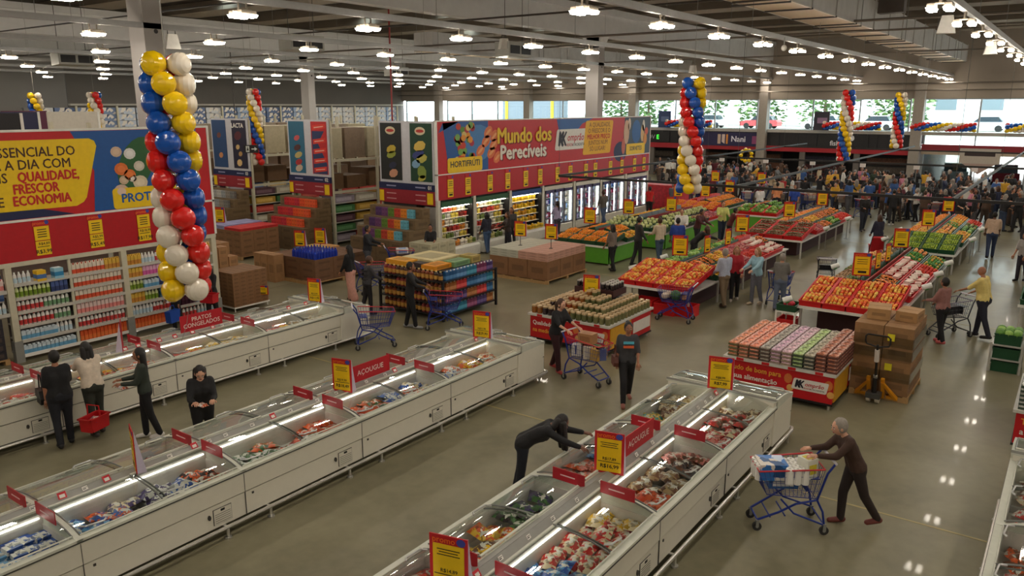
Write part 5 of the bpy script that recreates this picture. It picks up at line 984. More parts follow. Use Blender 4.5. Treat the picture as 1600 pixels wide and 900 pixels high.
stepped(20.25, 26.2, [('red', (206, 40, 50)), ('scarlet', (214, 50, 50)), ('crimson', (206, 44, 60)), ('orange-red', (244, 90, 40)), ('bright orange', (246, 104, 44)), ('vivid orange', (244, 96, 50))], 'the teal-red endcap')
stepped(20.25, 31.6, [('grey', (150, 150, 150)), ('pale grey', (176, 176, 172)), ('white', (200, 198, 190)), ('silver', (160, 164, 168)), ('stone', (150, 142, 130)), ('ash', (128, 126, 122))], 'the navy endcap')
# ------------------------------------------------------------------ balloons
BC = [M((18, 82, 176), .22, noise=0, coat=.5), M((222, 32, 26), .22, noise=0, coat=.5), M((232, 222, 204), .25, noise=0, coat=.5), M((242, 200, 10), .22, noise=0, coat=.5)]
def balloon_mesh(m):
    n = 14; b = B(); pr = [(0, -.162), (.012, -.158), (.008, -.148), (.05, -.128), (.1, -.08), (.132, -.02), (.142, .03), (.132, .08), (.096, .12), (.05, .138), (0, .145)]; b.lathe(pr, m, n); return b.mesh('balloon', True)
BLM = [balloon_mesh(m) for m in BC]; BLS = []
def garland(t, n, vert=True, step=.222, a0=0, tw=.5, sc=1.06, order=(2, 1, 0, 3)):
    for i in range(n):
        for k in range(4):
            a = a0+i*tw+k*math.pi/2+(math.pi/4)*(i % 2)*0; r = .17*sc; c = order[k]
            if vert: o = obj('balloon', BLM[c], t, (r*math.cos(a), r*math.sin(a), -i*step*sc), rot=(R(-90), 0, a-R(90)))
            else: o = obj('balloon', BLM[c], t, (r*math.cos(a), i*step*sc, r*math.sin(a)), rot=(0, R(90)-a, 0))
            s = sc*(.97+.06*((i*7+k*3) % 5)/5); o.scale = (s, s, s)
for (u, v, zt, n, a, l) in ((5.66, 9.35, 6.2, 13, -1.24, 'large twisted balloon column hanging before the dairy sign'), (18.98, 8.13, 6.25, 12, -.38, 'balloon column hanging right of the perishables sign'), (39.8, 9.34, 6.3, 14, 1.0, 'balloon column hanging before the shop lettering'), (45.8, 8.16, 6.25, 12, -2.2, 'balloon column hanging left of the entrance'), (22.4, 30.3, 6.3, 14, 3.0, 'balloon column hanging beside the green exit sign'), (17.17, 39.24, 6.15, 12, -1.2, 'far balloon column at the left edge'), (18.76, 37.03, 6.18, 12, 3.0, 'far balloon column left of the big concrete column')):
    t = thing('balloon_column', l, 'balloons', (u, v, zt)); garland(t, n, a0=a); obj('string', B().tube([(0, 0, 0), (0, 0, ZC-zt)], .006, GREY, 4), t)
    if u < 6: obj('tail_string', B().tube([(0, 0, -3.1), (-.05, 0, -3.3), (-.12, .05, -3.55)], .004, GREY, 4), t)
for (v, n, l) in ((24.8, 17, 'balloon garland on the sill behind the front balloon column'), (12.2, 17, 'balloon garland on the sill behind the third balloon column'), (6.3, 17, 'balloon garland on the sill left of the entrance pole'), (1.6, 13, 'balloon garland on the sill at the right edge')):
    t = thing('balloon_garland', l, 'balloons', (61.62, v, 4.3)); garland(t, n, False)
for i, v in enumerate((24.6, 20.6)):
    t = thing('balloon_figure', ('golden balloon flower on white balloons left of the sign', 'golden balloon flower on white balloons right of the sign')[i], 'balloons', (58.5, v, 0))
    for k in range(9): obj('balloon', BLM[3], t, (0, .42*math.cos(k*.7), 2.1+.42*math.sin(k*.7)), rot=(R(90), 0, k)); 
    for k in range(8): obj('balloon', BLM[2], t, (.1*(k % 2), .3*math.cos(k*1.57), .2+.2*k), rot=(0, R(90), k))
# ------------------------------------------------------------------ cartons and pallets in the middle aisle
def block(u0, v0, z0, nu, nv, nz, size, col, label, group, col2=None, only_outer=True, name='carton', jitter=0):
    a, b_, h = size; me = prod_box(a*.985, b_*.985, h*.99, col); rj = random.Random(label)
    for k in range(nz):
        for i in range(nu):
            for j in range(nv):
                o = solo(name, me, label if nz == 1 else label+', %s layer' % ORD[k], 'box', (u0+(i+.5)*a+rj.uniform(-jitter, jitter), v0+(j+.5)*b_+rj.uniform(-jitter, jitter), z0+k*h), 0, group if nz == 1 else group+', %s layer' % ORD[k])
pallet((17.6, 20.85, 0), 2.4, 2.4, 'wooden pallet under the cartons with blue bottles'); block(16.45, 19.7, .126, 3, 3, 3, (.77, .77, .24), (116, 82, 56), 'brown carton in the stack topped with blue bottles', 'cartons below the blue bottles')
BOT = B().lathe([(0, 0), (.05, 0), (.052, .1), (.045, .2), (.02, .25), (.02, .29), (0, .29)], M((24, 56, 170), .2, noise=.1, coat=.4), 8).mesh('bottle', True)
for i in range(8):
    for j in range(8): solo('blue_bottle', BOT, 'blue plastic bottle standing on the brown carton stack', 'bottle', (16.55+i*.125, 19.8+j*.15, .846), 0, 'blue bottles on the carton stack').scale = (1.25, 1.3, .95)
for i in range(3): block(17.5+i*.4, 21.0, .846, 1, 4, 1, (.38, .25, .05), [(60, 86, 120), (206, 170, 60), (200, 150, 90)][i], ['slate blue', 'yellow', 'tan'][i]+' flat pack on the carton stack', 'flat packs on the carton stack %d' % i, name='flat_pack')
for i in range(3): block(16.0, 21.2+i*.36, 0, 1, 1, 1, (.4, .34, .92), (168, 126, 84), 'tall tan carton standing left of the blue bottle stack', 'tall cartons')
promo((17.35, 21.5, .9), R(-70), 'left price sign on the blue bottle stack', .42, .55, pole=.1); promo((17.9, 21.1, .9), R(-70), 'right price sign on the blue bottle stack', .42, .55, pole=.15)
t = thing('carton_stand', 'low white base under the small carton stack at the shelf end', 'stand', (13.45, 19.45, 0)); obj('frame', B().box(-.6, -.52, .1, .6, .52, .14, WHITE), t)
for x in (-.55, .55):
    for y in (-.47, .47): obj('leg', B().tube([(x, y, 0), (x, y, .1)], .02, WHITE, 6), t)
block(12.87, 18.95, .141, 5, 4, 9, (.23, .25, .108), (134, 96, 62), 'small brown carton stacked at the end of the dairy shelf', 'small cartons at the shelf end')
promo((13.8, 18.9, .35), R(-60), 'yellow price card leaning on the small carton stack', .34, .26, back=False)
for (i, n) in ((0, 5), (1, 5), (2, 4), (3, 3)):
    for k in range(n): solo('carton', prod_box(.3, .36, .32, (172, 128, 84)), 'tan carton in the stair-shaped stack behind the shelf end', 'box', (13.3+i*.33, 20.6, k*.325), 0, 'tan cartons behind the shelf end')
block(13.1, 20.9, 0, 3, 2, 5, (.36, .36, .33), (160, 118, 76), 'tan carton behind the stair-shaped stack', 'tan cartons behind the stair stack')
pallet((18.6, 26.4, 0), 1.8, 2.0, 'wooden pallet under the cartons with red tops'); block(17.75, 25.4, .126, 3, 4, 4, (.58, .5, .24), (138, 100, 66), 'brown carton in the stack with red packs on top', 'cartons below the red packs'); block(17.75, 25.4, 1.09, 3, 2, 1, (.58, .5, .1), (200, 40, 40), 'red flat pack on top of the brown cartons', 'red flat packs'); block(17.75, 26.4, 1.09, 3, 2, 1, (.58, .5, .14), (150, 150, 190), 'lilac pack on top of the brown cartons', 'lilac packs')
promo((18.2, 27.3, 1.23), R(-70), 'price sign on the stack with red packs', .44, .6)
# grey-white packs over cardboard bins
pallet((22.25, 14.92, 0), 2.5, 2.4, 'wooden pallets under the cardboard bins')
for i in range(3):
    for j in range(3): solo('cardboard_bin', prod_box(.8, .77, .62, (136, 96, 62)), 'cardboard bin below the grey-white packs', 'box', (21.4+i*.82, 14.13+j*.79, .126), 0, 'cardboard bins below the packs')
for k in range(3):
    for i in range(7):
        for j in range(6):
            pk = j < 3; solo('flat_carton', prod_box(.34, .385, .085, (196, 150, 132) if pk else (186, 186, 168)), '%s flat carton on the cardboard bins' % ('pinkish' if pk else 'pale grey'), 'box', (21.2+i*.345, 13.95+j*.39, .748+k*.087), 0, '%s flat cartons on the bins' % ('pink' if pk else 'grey'))
promo((21.9, 15.45, 1.005), R(-70), 'left price sign on a pole over the grey-white packs', .42, .52, pole=.32); promo((22.0, 14.25, 1.005), R(-70), 'right price sign on a pole over the grey-white packs', .42, .52, pole=.32)
# black bottle rack
t = thing('bottle_rack', 'black four-level island rack packed with bottles and packs', 'rack', (16.75, 14.7, 0)); KB = M((24, 23, 25), .5)
for z in (.16, .47, .78, 1.09): obj('shelf', B().box(-1.2, -1.2, z-.03, 1.2, 1.2, z, KB), t)
for x in (-1.18, 1.18):
    for y in (-1.18, 1.18): obj('post', B().box(x-.03, y-.03, 0, x+.03, y+.03, 1.12, KB), t)
obj('core', B().box(-.95, -.95, .16, .95, .95, 1.32, KB), t)
BK = {-1: [(110, 54, 40), (140, 70, 40), (60, 44, 44), (150, 60, 60), (90, 60, 50)], 1: [(60, 110, 160), (40, 120, 150), (120, 50, 90), (70, 50, 110), (150, 90, 40), (190, 50, 50), (36, 90, 140)]}
for li, z in enumerate((.161, .471, .781, 1.091)):
    for k in range(14):
        c = BK[-1][(k//3+li) % 5]; solo('drink_bottle', prod('bottle', c, (200, 150, 70), (210, 190, 120)), 'dark bottle on the %s level of the black rack, freezer side' % ORD[li], 'bottle', (15.67, 15.8-(k+.5)*2.2/14, z), 0, 'bottles on level %d, freezer side' % li).scale = (1.5, 1.7, 1.2)
        c = BK[1][(k//3+li*2) % 7]; solo('drink_pack', prod('carton', c, tuple(min(255, q+50) for q in c), (220, 220, 220)), 'coloured carton on the %s level of the black rack, aisle side' % ORD[li], 'carton', (15.75+(k+.5)*2.1/14, 13.62, z), 0, 'cartons on level %d, aisle side' % li).scale = (1.7, 1.5, 1.15)
for k, (x, y, a, b_, h, c, l) in enumerate(((16.8, 15.0, 1.2, 1.2, .16, (214, 200, 150), 'large cream flat box on the black rack'), (16.0, 15.4, .5, .8, .14, (226, 160, 40), 'amber box on the black rack corner'), (16.1, 14.2, .7, .5, .12, (230, 150, 30), 'orange-yellow box on the black rack'), (16.8, 14.05, .7, .4, .14, (120, 160, 110), 'green box on the black rack'), (17.4, 14.05, .4, .45, .2, (180, 160, 90), 'olive pack on the black rack'), (16.2, 14.75, .5, .4, .1, (70, 60, 60), 'dark box on the black rack'))): loaf('display_box', l, 'box', (x, y, 1.322), 0, (a, b_, h), c, tuple(int(q*.8) for q in c))
block(20.0, 17.9, 0, 3, 2, 4, (.45, .5, .26), (186, 180, 150), 'pale printed carton stacked right of the green-panelled endcap', 'pale cartons by the green-panelled endcap')
# ------------------------------------------------------------------ jar and egg plinths
def plinth(u0, u1, v0, v1, label, lines, h=.72):
    t = thing('display_plinth', label, 'display stand', (u0, v1, 0), R(-90)); L, D = v1-v0, u1-u0     # local x runs along the front (towards -v), y away from it
    obj('core', B().box(.02, .02, .14, L-.02, D-.02, h-.03, RED), t); obj('top', B().box(-.03, -.03, h-.03, L+.03, D+.03, h+.02, M((206, 204, 196), .45)), t); obj('toe_rail', B().box(0, 0, .1, L, D, .14, BLK), t)
    for x in (.08, L/2, L-.08):
        for y in (.08, D-.08): obj('foot', B().tube([(x, y, 0), (x, y, .1)], .025, STEEL, 6), t)
    for i, (s, c, z) in enumerate(lines): text(s, .148, c, t, .1, z, .008, .018, 'LEFT', .94)
    komprao(t, L*.8, .43, .66, .006)
    for x in (L*.6, L*.955): plate(ell(x, .5, .08, .1, 10), M((214, 120, 60), .5), t, 'food_picture', .014); plate(ell(x+.05, .32, .07, .07, 10), M((226, 170, 90), .5), t, 'food_picture', .013)
    s = obj('side_panel', B().box(L-.02, .1, .16, L+.004, D*.5, .66, M((214, 160, 40), .5)), t)
    s2 = obj('side_logo_plate', B().box(L, D*.55, .28, L+.006, D-.1, .56, M((226, 222, 214), .5)), t)
    for k in range(4): obj('price_ticket', B().box(.25+k*L*.24, -.034, h-.025, .4+k*L*.24, -.03, h+.03, RED), t)
    return t
PW, PY = M((240, 232, 222), .5), M((236, 170, 60), .5)
plinth(15.45, 17.7, 8.4, 10.62, 'red plinth lettered Qualidade na medida under the jars', (('Qualidade', PW, .52), ('na medida', PY, .34)))
def jar_mesh(c, lid): return B().lathe([(0, 0), (.046, 0), (.05, .02), (.05, .1), (.044, .12, lid), (.047, .122, lid), (.047, .148, lid), (.04, .156, lid), (0, .156)], M(c, .15, noise=.2, scale=30, coat=.5), 9).mesh('jar', True)
LID_ = M((206, 178, 136), .35, .3); JM = [('dark purple', jar_mesh((46, 32, 36), LID_)), ('amber', jar_mesh((150, 92, 40), LID_)), ('olive green', jar_mesh((92, 96, 56), LID_)), ('brick', jar_mesh((150, 70, 40), LID_)), ('sage', jar_mesh((118, 116, 74), LID_))]
NJ = 13; BJ = jar_mesh((40, 36, 38), STEEL)
for i in range(NJ):
    for j in range(14):
        e = min(i, j, 13-j); tier = min(3, e//2); col = (13-j)*17/14
        k = 1 if col < 2 else 0 if col < 4 else 3 if col < 7 else 1 if col < 8 else 2 if col < 13 else 4
        if 8 <= i <= 12 and 4 <= j <= 11: continue
        solo('glass_jar', JM[k][1], '%s preserve jar with tan lid on the red plinth' % JM[k][0], 'jar', (15.55+i*.17, 8.48+j*.158, .741+tier*.1), 0, '%s jars on the plinth' % JM[k][0]).scale = (1.35, 1.35, 1.3)
t = thing('jar_steps', 'dark stepped risers under the jars on the red plinth', 'stand', (0, 0, 0))
for k in (1, 2, 3): obj('step', B().box(15.55+k*2*.17-.08, 8.48+k*2*.158-.075, .741+(k-1)*.1, 17.68, 8.48+(13-2*k)*.158+.075, .741+k*.1-.001, M((60, 56, 54), .6)), t)
for k, (v_, l) in enumerate(((10.0, 'left'), (9.3, 'right'))):
    loaf('jar_crate', '%s dark crate of black jars on top of the jar pyramid' % l, 'crate', (17.25, v_, 1.042), 0, (.7, .42, .16), (66, 34, 34))
    for i in range(5):
        for j in range(3): solo('black_jar', BJ, 'black jar with steel lid in the %s crate of the jar pyramid' % l, 'jar', (16.99+i*.13, v_-.13+j*.13, 1.207), 0, 'black jars in the %s crate' % l)
promo((16.8, 9.66, 1.05), R(-72), 'price sign between the crates on the jar pyramid', .42, .52, '11,49', '9,99')
def tray_mesh(c, c2):
    m, p = M(c, .8, noise=.25, scale=45), printed(c2, tuple(min(255, int(q*1.15)+14) for q in c2), 38); b = B().box(-.145, -.1, 0, .145, .1, .035, m).box(-.13, -.09, .035, .13, .09, .06, p)
    for i in range(4): b.add([(-.12+i*.065, -.07, .06), (-.07+i*.065, -.07, .06), (-.07+i*.065, .07, .06), (-.12+i*.065, .07, .06), (-.095+i*.065, 0, .082)], [(0, 1, 4), (1, 2, 4), (2, 3, 4), (3, 0, 4)], p)
    return b.mesh('egg_tray')
def eggs(u0, v0, cols, place):
    for j, (nm, c, c2, nl) in enumerate(cols):
        me = tray_mesh(c, c2)
        for i in range(7):
            for k in range(nl):
                solo('egg_tray', me, '%s egg tray on the %s' % (nm, place), 'eggs', (u0+.16+i*.3, v0-.12-j*.215, .741+k*.075), 0, '%s egg trays on the %s' % (nm, place))
plinth(15.0, 17.2, 3.3, 5.45, 'red plinth lettered Tudo de bom para a sua alimentação under the eggs', (('Tudo de bom para', PY, .54), ('a sua alimentação', PW, .36)))
EC = [('olive', (110, 104, 70), (206, 130, 92), 4), ('coral', (130, 100, 70), (238, 140, 112), 4), ('coral', (100, 80, 60), (238, 140, 112), 4), ('grey', (92, 76, 66), (160, 152, 140), 4), ('lilac', (140, 122, 110), (206, 170, 190), 4), ('pale pink', (150, 130, 110), (214, 180, 190), 4), ('green', (70, 84, 60), (168, 192, 126), 4), ('stone', (70, 70, 62), (170, 162, 140), 4), ('red-brown', (104, 62, 52), (176, 110, 84), 5), ('red-brown', (104, 62, 52), (176, 110, 84), 5)]
eggs(15.02, 5.43, EC, 'egg plinth by the pallet jack')
plinth(15.0, 17.2, -1.75, .4, 'red plinth with egg trays cut off by the right edge', (('Tudo de bom para', PY, .54), ('a sua alimentação', PW, .36)))
sb = B(); tm_ = tray_mesh((60, 74, 62), (226, 222, 216))
for j in range(9):
    for i in range(7):
        for k in range(6):
            n0 = len(sb.v); sb.v += [(v.co.x+15.18+i*.3, v.co.y+.27-j*.215, v.co.z+.741+k*.075) for v in tm_.vertices]; sb.f += [tuple(n0+q for q in p.vertices) for p in tm_.polygons]; sb.m += [sb.mi(tm_.materials[p.material_index]) for p in tm_.polygons]
o = solo('egg_trays', sb, 'white egg trays stacked on the plinth at the right edge', 'eggs'); o['kind'] = 'stuff'
# carton pallet with yellow pallet jack
pallet((17.02, 2.75, 0), 1.45, 1.1, 'wooden pallet under the wrapped cartons')
for k in range(4):
    for i in range(2):
        for j in range(2): solo('large_carton', prod_box(.7, .53, .34, ((138, 104, 68), (150, 112, 72))[k % 2]), 'large brown carton in the wrapped pallet stack, %s layer, %s %s' % (ORD[k], ('front', 'rear')[i], ('right', 'left')[j]), 'box', (16.66+i*.72, 2.49+j*.545, .127+k*.345), 0, 'large cartons on the wrapped pallet')
solo('top_carton', prod_box(.6, .42, .22, (176, 136, 88)), 'open tan carton on top of the wrapped pallet stack', 'box', (17.0, 3.0, 1.508), R(8)); solo('top_carton', prod_box(.55, .4, .2, (170, 130, 84)), 'tan carton on top of the pallet stack, right side', 'box', (17.1, 2.45, 1.508), R(-5))
for z in (.95, 1.2, .5): solo('stretch_film', B().box(16.29, 2.21, z-.1, 16.296, 3.3, z+.1, glass('film', (240, 240, 236), .15, .97)).box(16.29, 2.206, z-.1, 17.76, 2.212, z+.1, glass('film', (240, 240, 236), .15, .97)), 'clear stretch film band around the pallet stack at %s height' % {.95: 'middle', 1.2: 'upper', .5: 'lower'}[z], 'film')
for z in (.62, 1.22): solo('yellow_label', B().box(16.282, 2.55, z, 16.288, 2.68, z+.14, M((226, 214, 40), .5)), 'yellow label on the %s carton of the pallet stack' % ('lower' if z < 1 else 'upper'), 'label')
t = thing('pallet_jack', 'yellow pallet jack under the wrapped carton pallet', 'pallet jack', (16.05, 2.78, 0)); JY = M((224, 150, 24), .4)
obj('pump', B().tube([(0, 0, .12), (0, 0, .5)], .05, BLK, 10).tube([(0, 0, .5), (-.02, 0, .56)], .04, GREY, 8).box(-.12, -.13, .1, .12, .13, .2, DGREY), t); obj('tiller', B().tube([(0, 0, .5), (-.12, 0, 1.2)], .025, BLK, 8).tube([(-.06, 0, .85), (-.1, 0, 1.1)], .045, M((214, 206, 196), .6), 8), t)
obj('handle', B().tube([(-.12, 0, 1.16), (-.12, -.2, 1.2), (-.14, -.22, 1.26), (-.14, -.22, 1.36), (-.15, -.18, 1.4), (-.15, .18, 1.4), (-.14, .22, 1.36), (-.14, .22, 1.26), (-.12, .2, 1.2)], .018, BLK, 6, closed=True), t)
for s in (-1, 1):
    obj('fork', B().box(.2, s*.27-.08, .05, 1.3, s*.27+.08, .1, JY), t); obj('brace', B().prism([(-.02, .5), (.08, .5), (.26, .1), (.2, .04)], JY, 'y', s*.1, s*.16), t); obj('side_arm', B().hexa([(.0, s*.1, .42), (.08, s*.1, .42), (.25, s*.34, .1), (.2, s*.34, .04), (.0, s*.15, .42), (.08, s*.15, .42), (.25, s*.4, .1), (.2, s*.4, .04)], JY), t); obj('steer_wheel', B().tube([(-.02, s*.045, .1), (-.02, s*.115, .1)], .1, M((206, 198, 180), .6), 14), t)
# ------------------------------------------------------------------ fruit and vegetable tables
def crate_mesh(c, L=.6, W=.5, H=.17):
    m = M(c, .45); t = .018; b = B().box(-L/2, -W/2, 0, L/2, W/2, .015, m).box(-L/2, -W/2, .015, -L/2+t, W/2, H, m).box(L/2-t, -W/2, .015, L/2, W/2, H, m).box(-L/2+t, -W/2, .015, L/2-t, -W/2+t, H, m).box(-L/2+t, W/2-t, .015, L/2-t, W/2, H, m)
    b.box(-L/2-.012, -W/2-.012, H-.025, L/2+.012, -W/2, H, m).box(-L/2-.012, W/2, H-.025, L/2+.012, W/2+.012, H, m).box(-L/2-.012, -W/2, H-.025, -L/2, W/2, H, m).box(L/2, -W/2, H-.025, L/2+.012, W/2, H, m)
    return b.mesh('crate')
CRT = {'red': crate_mesh((206, 22, 26)), 'green': crate_mesh((24, 74, 44)), 'black': crate_mesh((38, 38, 40))}
FR = {  # kind: colours, radii, shape
 'apple': [(244, 150, 50), (238, 104, 40), (248, 196, 90)], 'orange': [(240, 130, 20), (244, 150, 30)], 'tomato': [(206, 44, 30), (220, 70, 40)], 'lime': [(140, 170, 40), (170, 190, 60), (120, 150, 40)], 'potato': [(176, 136, 90), (150, 110, 70)], 'yam': [(126, 104, 70), (110, 96, 60), (140, 112, 84)], 'mango': [(240, 176, 40), (244, 190, 60), (230, 150, 50)], 'onion': [(190, 110, 110), (176, 90, 100), (206, 140, 130)], 'lettuce': [(110, 160, 60), (150, 190, 90), (90, 140, 50)], 'pepper': [(60, 130, 40), (80, 150, 50), (220, 160, 40)], 'melon': [(206, 210, 150), (190, 200, 130)], 'pineapple': [(130, 120, 50), (160, 130, 60), (90, 120, 50)], 'carrot': [(236, 120, 40), (226, 140, 60)], 'trays': [(232, 196, 184), (226, 206, 190)], 'papaya': [(236, 150, 70), (226, 170, 90)]}
RAD = dict(apple=(.042,)*3, orange=(.045,)*3, tomato=(.04,)*3, lime=(.034, .03, .03), potato=(.055, .038, .035), yam=(.09, .035, .035), mango=(.06, .045, .042), onion=(.04,)*3, lettuce=(.1, .09, .08), pepper=(.05, .04, .04), melon=(.1, .085, .085), pineapple=(.11, .06, .06), carrot=(.08, .022, .022), trays=(.12, .08, .03), papaya=(.1, .06, .055))
def skinmat(kd, i):
    return M(FR[kd][i % len(FR[kd])], .4, noise=.12, scale=20)
FRM_ = {}
def fruit_mesh(kd, i):
    if (kd, i) not in FRM_: FRM_[kd, i] = B().ball((0, 0, 0), RAD[kd], skinmat(kd, i), 8, 6).mesh(kd, True)
    return FRM_[kd, i]
STUFF = {}; NIND = [0]
def fill_crate(T, kd, table, rnd, indiv=False, L=.6, W=.5, cn=''):
    r = RAD[kd]; nx, ny = max(2, int((L-.06)/(r[0]*1.95))), max(2, int((W-.06)/(r[1]*1.95)))
    for i in range(nx):
        for j in range(ny):
            x, y = (i+.5)/nx*(L-.07)-(L-.07)/2, (j+.5)/ny*(W-.07)-(W-.07)/2; h = .125+.07*(1-(2*x/L)**2)*(1-(2*y/W)**2)+rnd.uniform(0, .025)
            p = T @ Vector((x+rnd.uniform(-.008, .008), y+rnd.uniform(-.008, .008), h)); k = rnd.randrange(len(FR[kd]))
            if indiv and NIND[0] < 300:
                NIND[0] += 1; solo(kd, fruit_mesh(kd, k), 'yellow-red %s in the %s of the %s' % (kd, cn, table), kd, p, rnd.uniform(0, 6), '%ss in the %s of the %s' % (kd, cn, table))
            else:
                b = STUFF.setdefault((kd, table), B()); q = B().ball((0, 0, 0), r, skinmat(kd, k), 7, 4)
                if kd == 'trays': q = B().box(-r[0], -r[1], -r[2], r[0], r[1], r[2], skinmat(kd, k))
                q.xf(Matrix.Translation(p) @ Matrix.Rotation(rnd.uniform(-.5, .5) if r[0] > r[1] else 0, 4, 'Z') @ Matrix.Rotation(rnd.uniform(-.3, .3), 4, 'Y')); n = len(b.v); b.v += q.v; b.f += [tuple(n+a for a in f) for f in q.f]; b.m += [b.mi(q.mats[m]) for m in q.m]
def table(u0, u1, v0, v1, name, front, right, left, fcol='red', nf=3, rcol='green', skirt=None, indiv=False, zf=.72, acr=4):
    rnd = random.Random(name); t = thing('produce_table', 'long %s with sloping crates' % name, 'table', (0, 0, 0)); vm = (v0+v1)/2; TUB = M((206, 204, 198), .4, .3)
    obj('top', B().box(u0, v0, zf-.06, u1, v1, zf-.03, TUB), t); obj('front_rail', B().box(u0-.03, v0-.02, zf-.08, u0, v1+.02, zf-.01, WHITE), t); obj('side_rail', B().box(u0, v0-.04, zf-.07, u1, v0-.01, zf-.03, TUB), t); obj('ridge', B().box(u0+nf*.62+.1, vm-.02, zf, u1, vm+.02, zf+.4, M((150, 40, 36), .5)), t)
    n = int((u1-u0)/2)+1
    for k in range(n):
        for v in (v0+.05, v1-.05): obj('leg', B().box(u0+.08+k*(u1-u0-.16)/(n-1)-.025, v-.025, 0, u0+.08+k*(u1-u0-.16)/(n-1)+.025, v+.025, zf-.06, TUB), t)
    if skirt: obj('skirt', B().box(u0+.03, v0+.02, .06, u0+.06, v1-.02, zf-.08, skirt).box(u0+.03, v0+.02, .06, u1-.05, v0+.05, zf-.08, skirt), t)
    obj('core', B().box(u0+.6, v0+.35, 0.02, u1-.1, v1-.35, zf-.08, M((60, 30, 32) if not skirt else (40, 60, 36), .7)), t)
    W = (v1-v0)/acr
    for i in range(nf):
        for j in range(acr):
            T = Matrix.Translation((u0+.31+i*.615, v0+(j+.5)*W, zf+.02+i*.11)) @ Matrix.Rotation(R(-10), 4, 'Y'); c = solo('produce_crate', CRT[fcol], '%s %s crate, %s front row, %s, %s from left' % (fcol, front, ('lower', 'middle', 'upper')[i], name, ORD[acr-1-j]), 'crate', (0, 0, 0), 0, 'front crates of the %s' % name); c.matrix_world = T @ Matrix.Diagonal((1, W/.53, 1, 1)); fill_crate(T, front, name, rnd, indiv, .6, W*.93, '%s front crate, %s row,' % (ORD[acr-1-j]+' from left', ('lower', 'middle', 'upper')[i]))
    m = int((u1-u0-nf*.62-.2)/.62)
    for i in range(m):
        for side, kinds in ((-1, right), (1, left)):
            for q in range(2):
                kd = kinds[min(len(kinds)-1, int(i*len(kinds)/m))]; kd = kd[q] if isinstance(kd, tuple) else kd
                hw = (v1-v0)/2; y = vm+side*(hw-.27-q*.52); z = zf+.03+q*.17; T = Matrix.Translation((u0+nf*.62+.45+i*.62, y, z)) @ Matrix.Rotation(R(17*side*-1)*-1*-1, 4, 'X') if False else Matrix.Translation((u0+nf*.62+.45+i*.62, y, z)) @ Matrix.Rotation(-side*R(17), 4, 'X')
                cc = rcol if kd not in ('tomato', 'trays', 'onion', 'carrot') else 'red' if kd != 'carrot' else rcol; c = solo('produce_crate', CRT[cc], '%s crate of %s on the %s side of the %s' % (cc, kd, 'right' if side < 0 else 'left', name), 'crate', (0, 0, 0), 0, '%s crates on the %s, %s side' % (kd, name, side)); c.matrix_world = T; fill_crate(T, kd, name, rnd)
    return t
table(20.2, 28.8, 3.2, 5.5, 'second fruit table', 'apple', [('trays', 'carrot'), ('trays', 'trays'), ('trays', 'trays'), ('tomato', 'trays'), ('pepper', 'pepper'), ('pepper', 'papaya')], [('potato', 'pineapple'), ('potato', 'yam'), ('pineapple', 'carrot'), ('pineapple', 'papaya'), ('papaya', 'yam')], indiv=True)
table(19.8, 28.5, 8.3, 10.5, 'first fruit table', 'apple', [('mango', 'carrot'), ('onion', 'mango'), ('onion', 'onion'), ('tomato', 'onion'), ('trays', 'trays'), ('trays', 'carrot')], [('lettuce', 'lettuce'), ('lettuce', 'pepper'), ('pepper', 'lettuce'), ('carrot', 'tomato')])
table(30.3, 38.2, 8.3, 10.5, 'third vegetable table', 'yam', [('onion', 'carrot'), ('carrot', 'mango'), ('lettuce', 'carrot'), ('tomato', 'carrot'), ('tomato', 'papaya')], [('carrot', 'orange'), ('mango', 'orange'), ('carrot', 'orange')], nf=3, acr=3, rcol='green')
table(30.4, 39.0, 3.2, 5.4, 'fourth fruit table', 'lime', [('mango', 'mango'), ('mango', 'papaya'), ('lettuce', 'pepper'), ('pineapple', 'mango'), ('tomato', 'orange')], [('orange', 'mango'), ('orange', 'orange'), ('mango', 'orange'), ('papaya', 'orange')], fcol='green', nf=3, acr=4)
GS = M((96, 170, 50), .5); 
table(24.9, 27.6, 13.6, 16.0, 'orange table beside the bins', 'orange', [('mango', 'orange')], [('orange', 'orange')], fcol='green', nf=2, skirt=GS)
table(29.0, 35.0, 13.3, 16.2, 'green melon table', 'melon', [('lettuce', 'melon'), ('potato', 'melon'), ('onion', 'melon')], [('melon', 'mango'), ('lettuce', 'pepper')], fcol='green', nf=2, skirt=GS, rcol='black')
table(36.2, 41.0, 14.2, 16.6, 'far orange table', 'orange', [('orange', 'orange'), ('carrot', 'orange')], [('tomato', 'tomato')], fcol='red', nf=2, skirt=GS)
table(36.4, 39.6, 11.2, 13.2, 'far greens stand', 'lettuce', [('lettuce', 'lettuce')], [('lettuce', 'carrot')], fcol='red', nf=2, skirt=GS, acr=3)
table(23.6, 31.6, -1.6, .9, 'right-edge greens table', 'lettuce', [('lettuce', 'pepper')], [('pepper', 'lettuce'), ('yam', 'lettuce'), ('onion', 'lettuce')], fcol='green', nf=2)
for (kd, tb), b in STUFF.items():
    o = solo(kd+'_heap', b, 'small heaped %s filling the crates of the %s' % (kd if kd != 'trays' else 'pale wrapped trays', tb), 'produce', smooth=kd != 'trays'); o['kind'] = 'stuff'
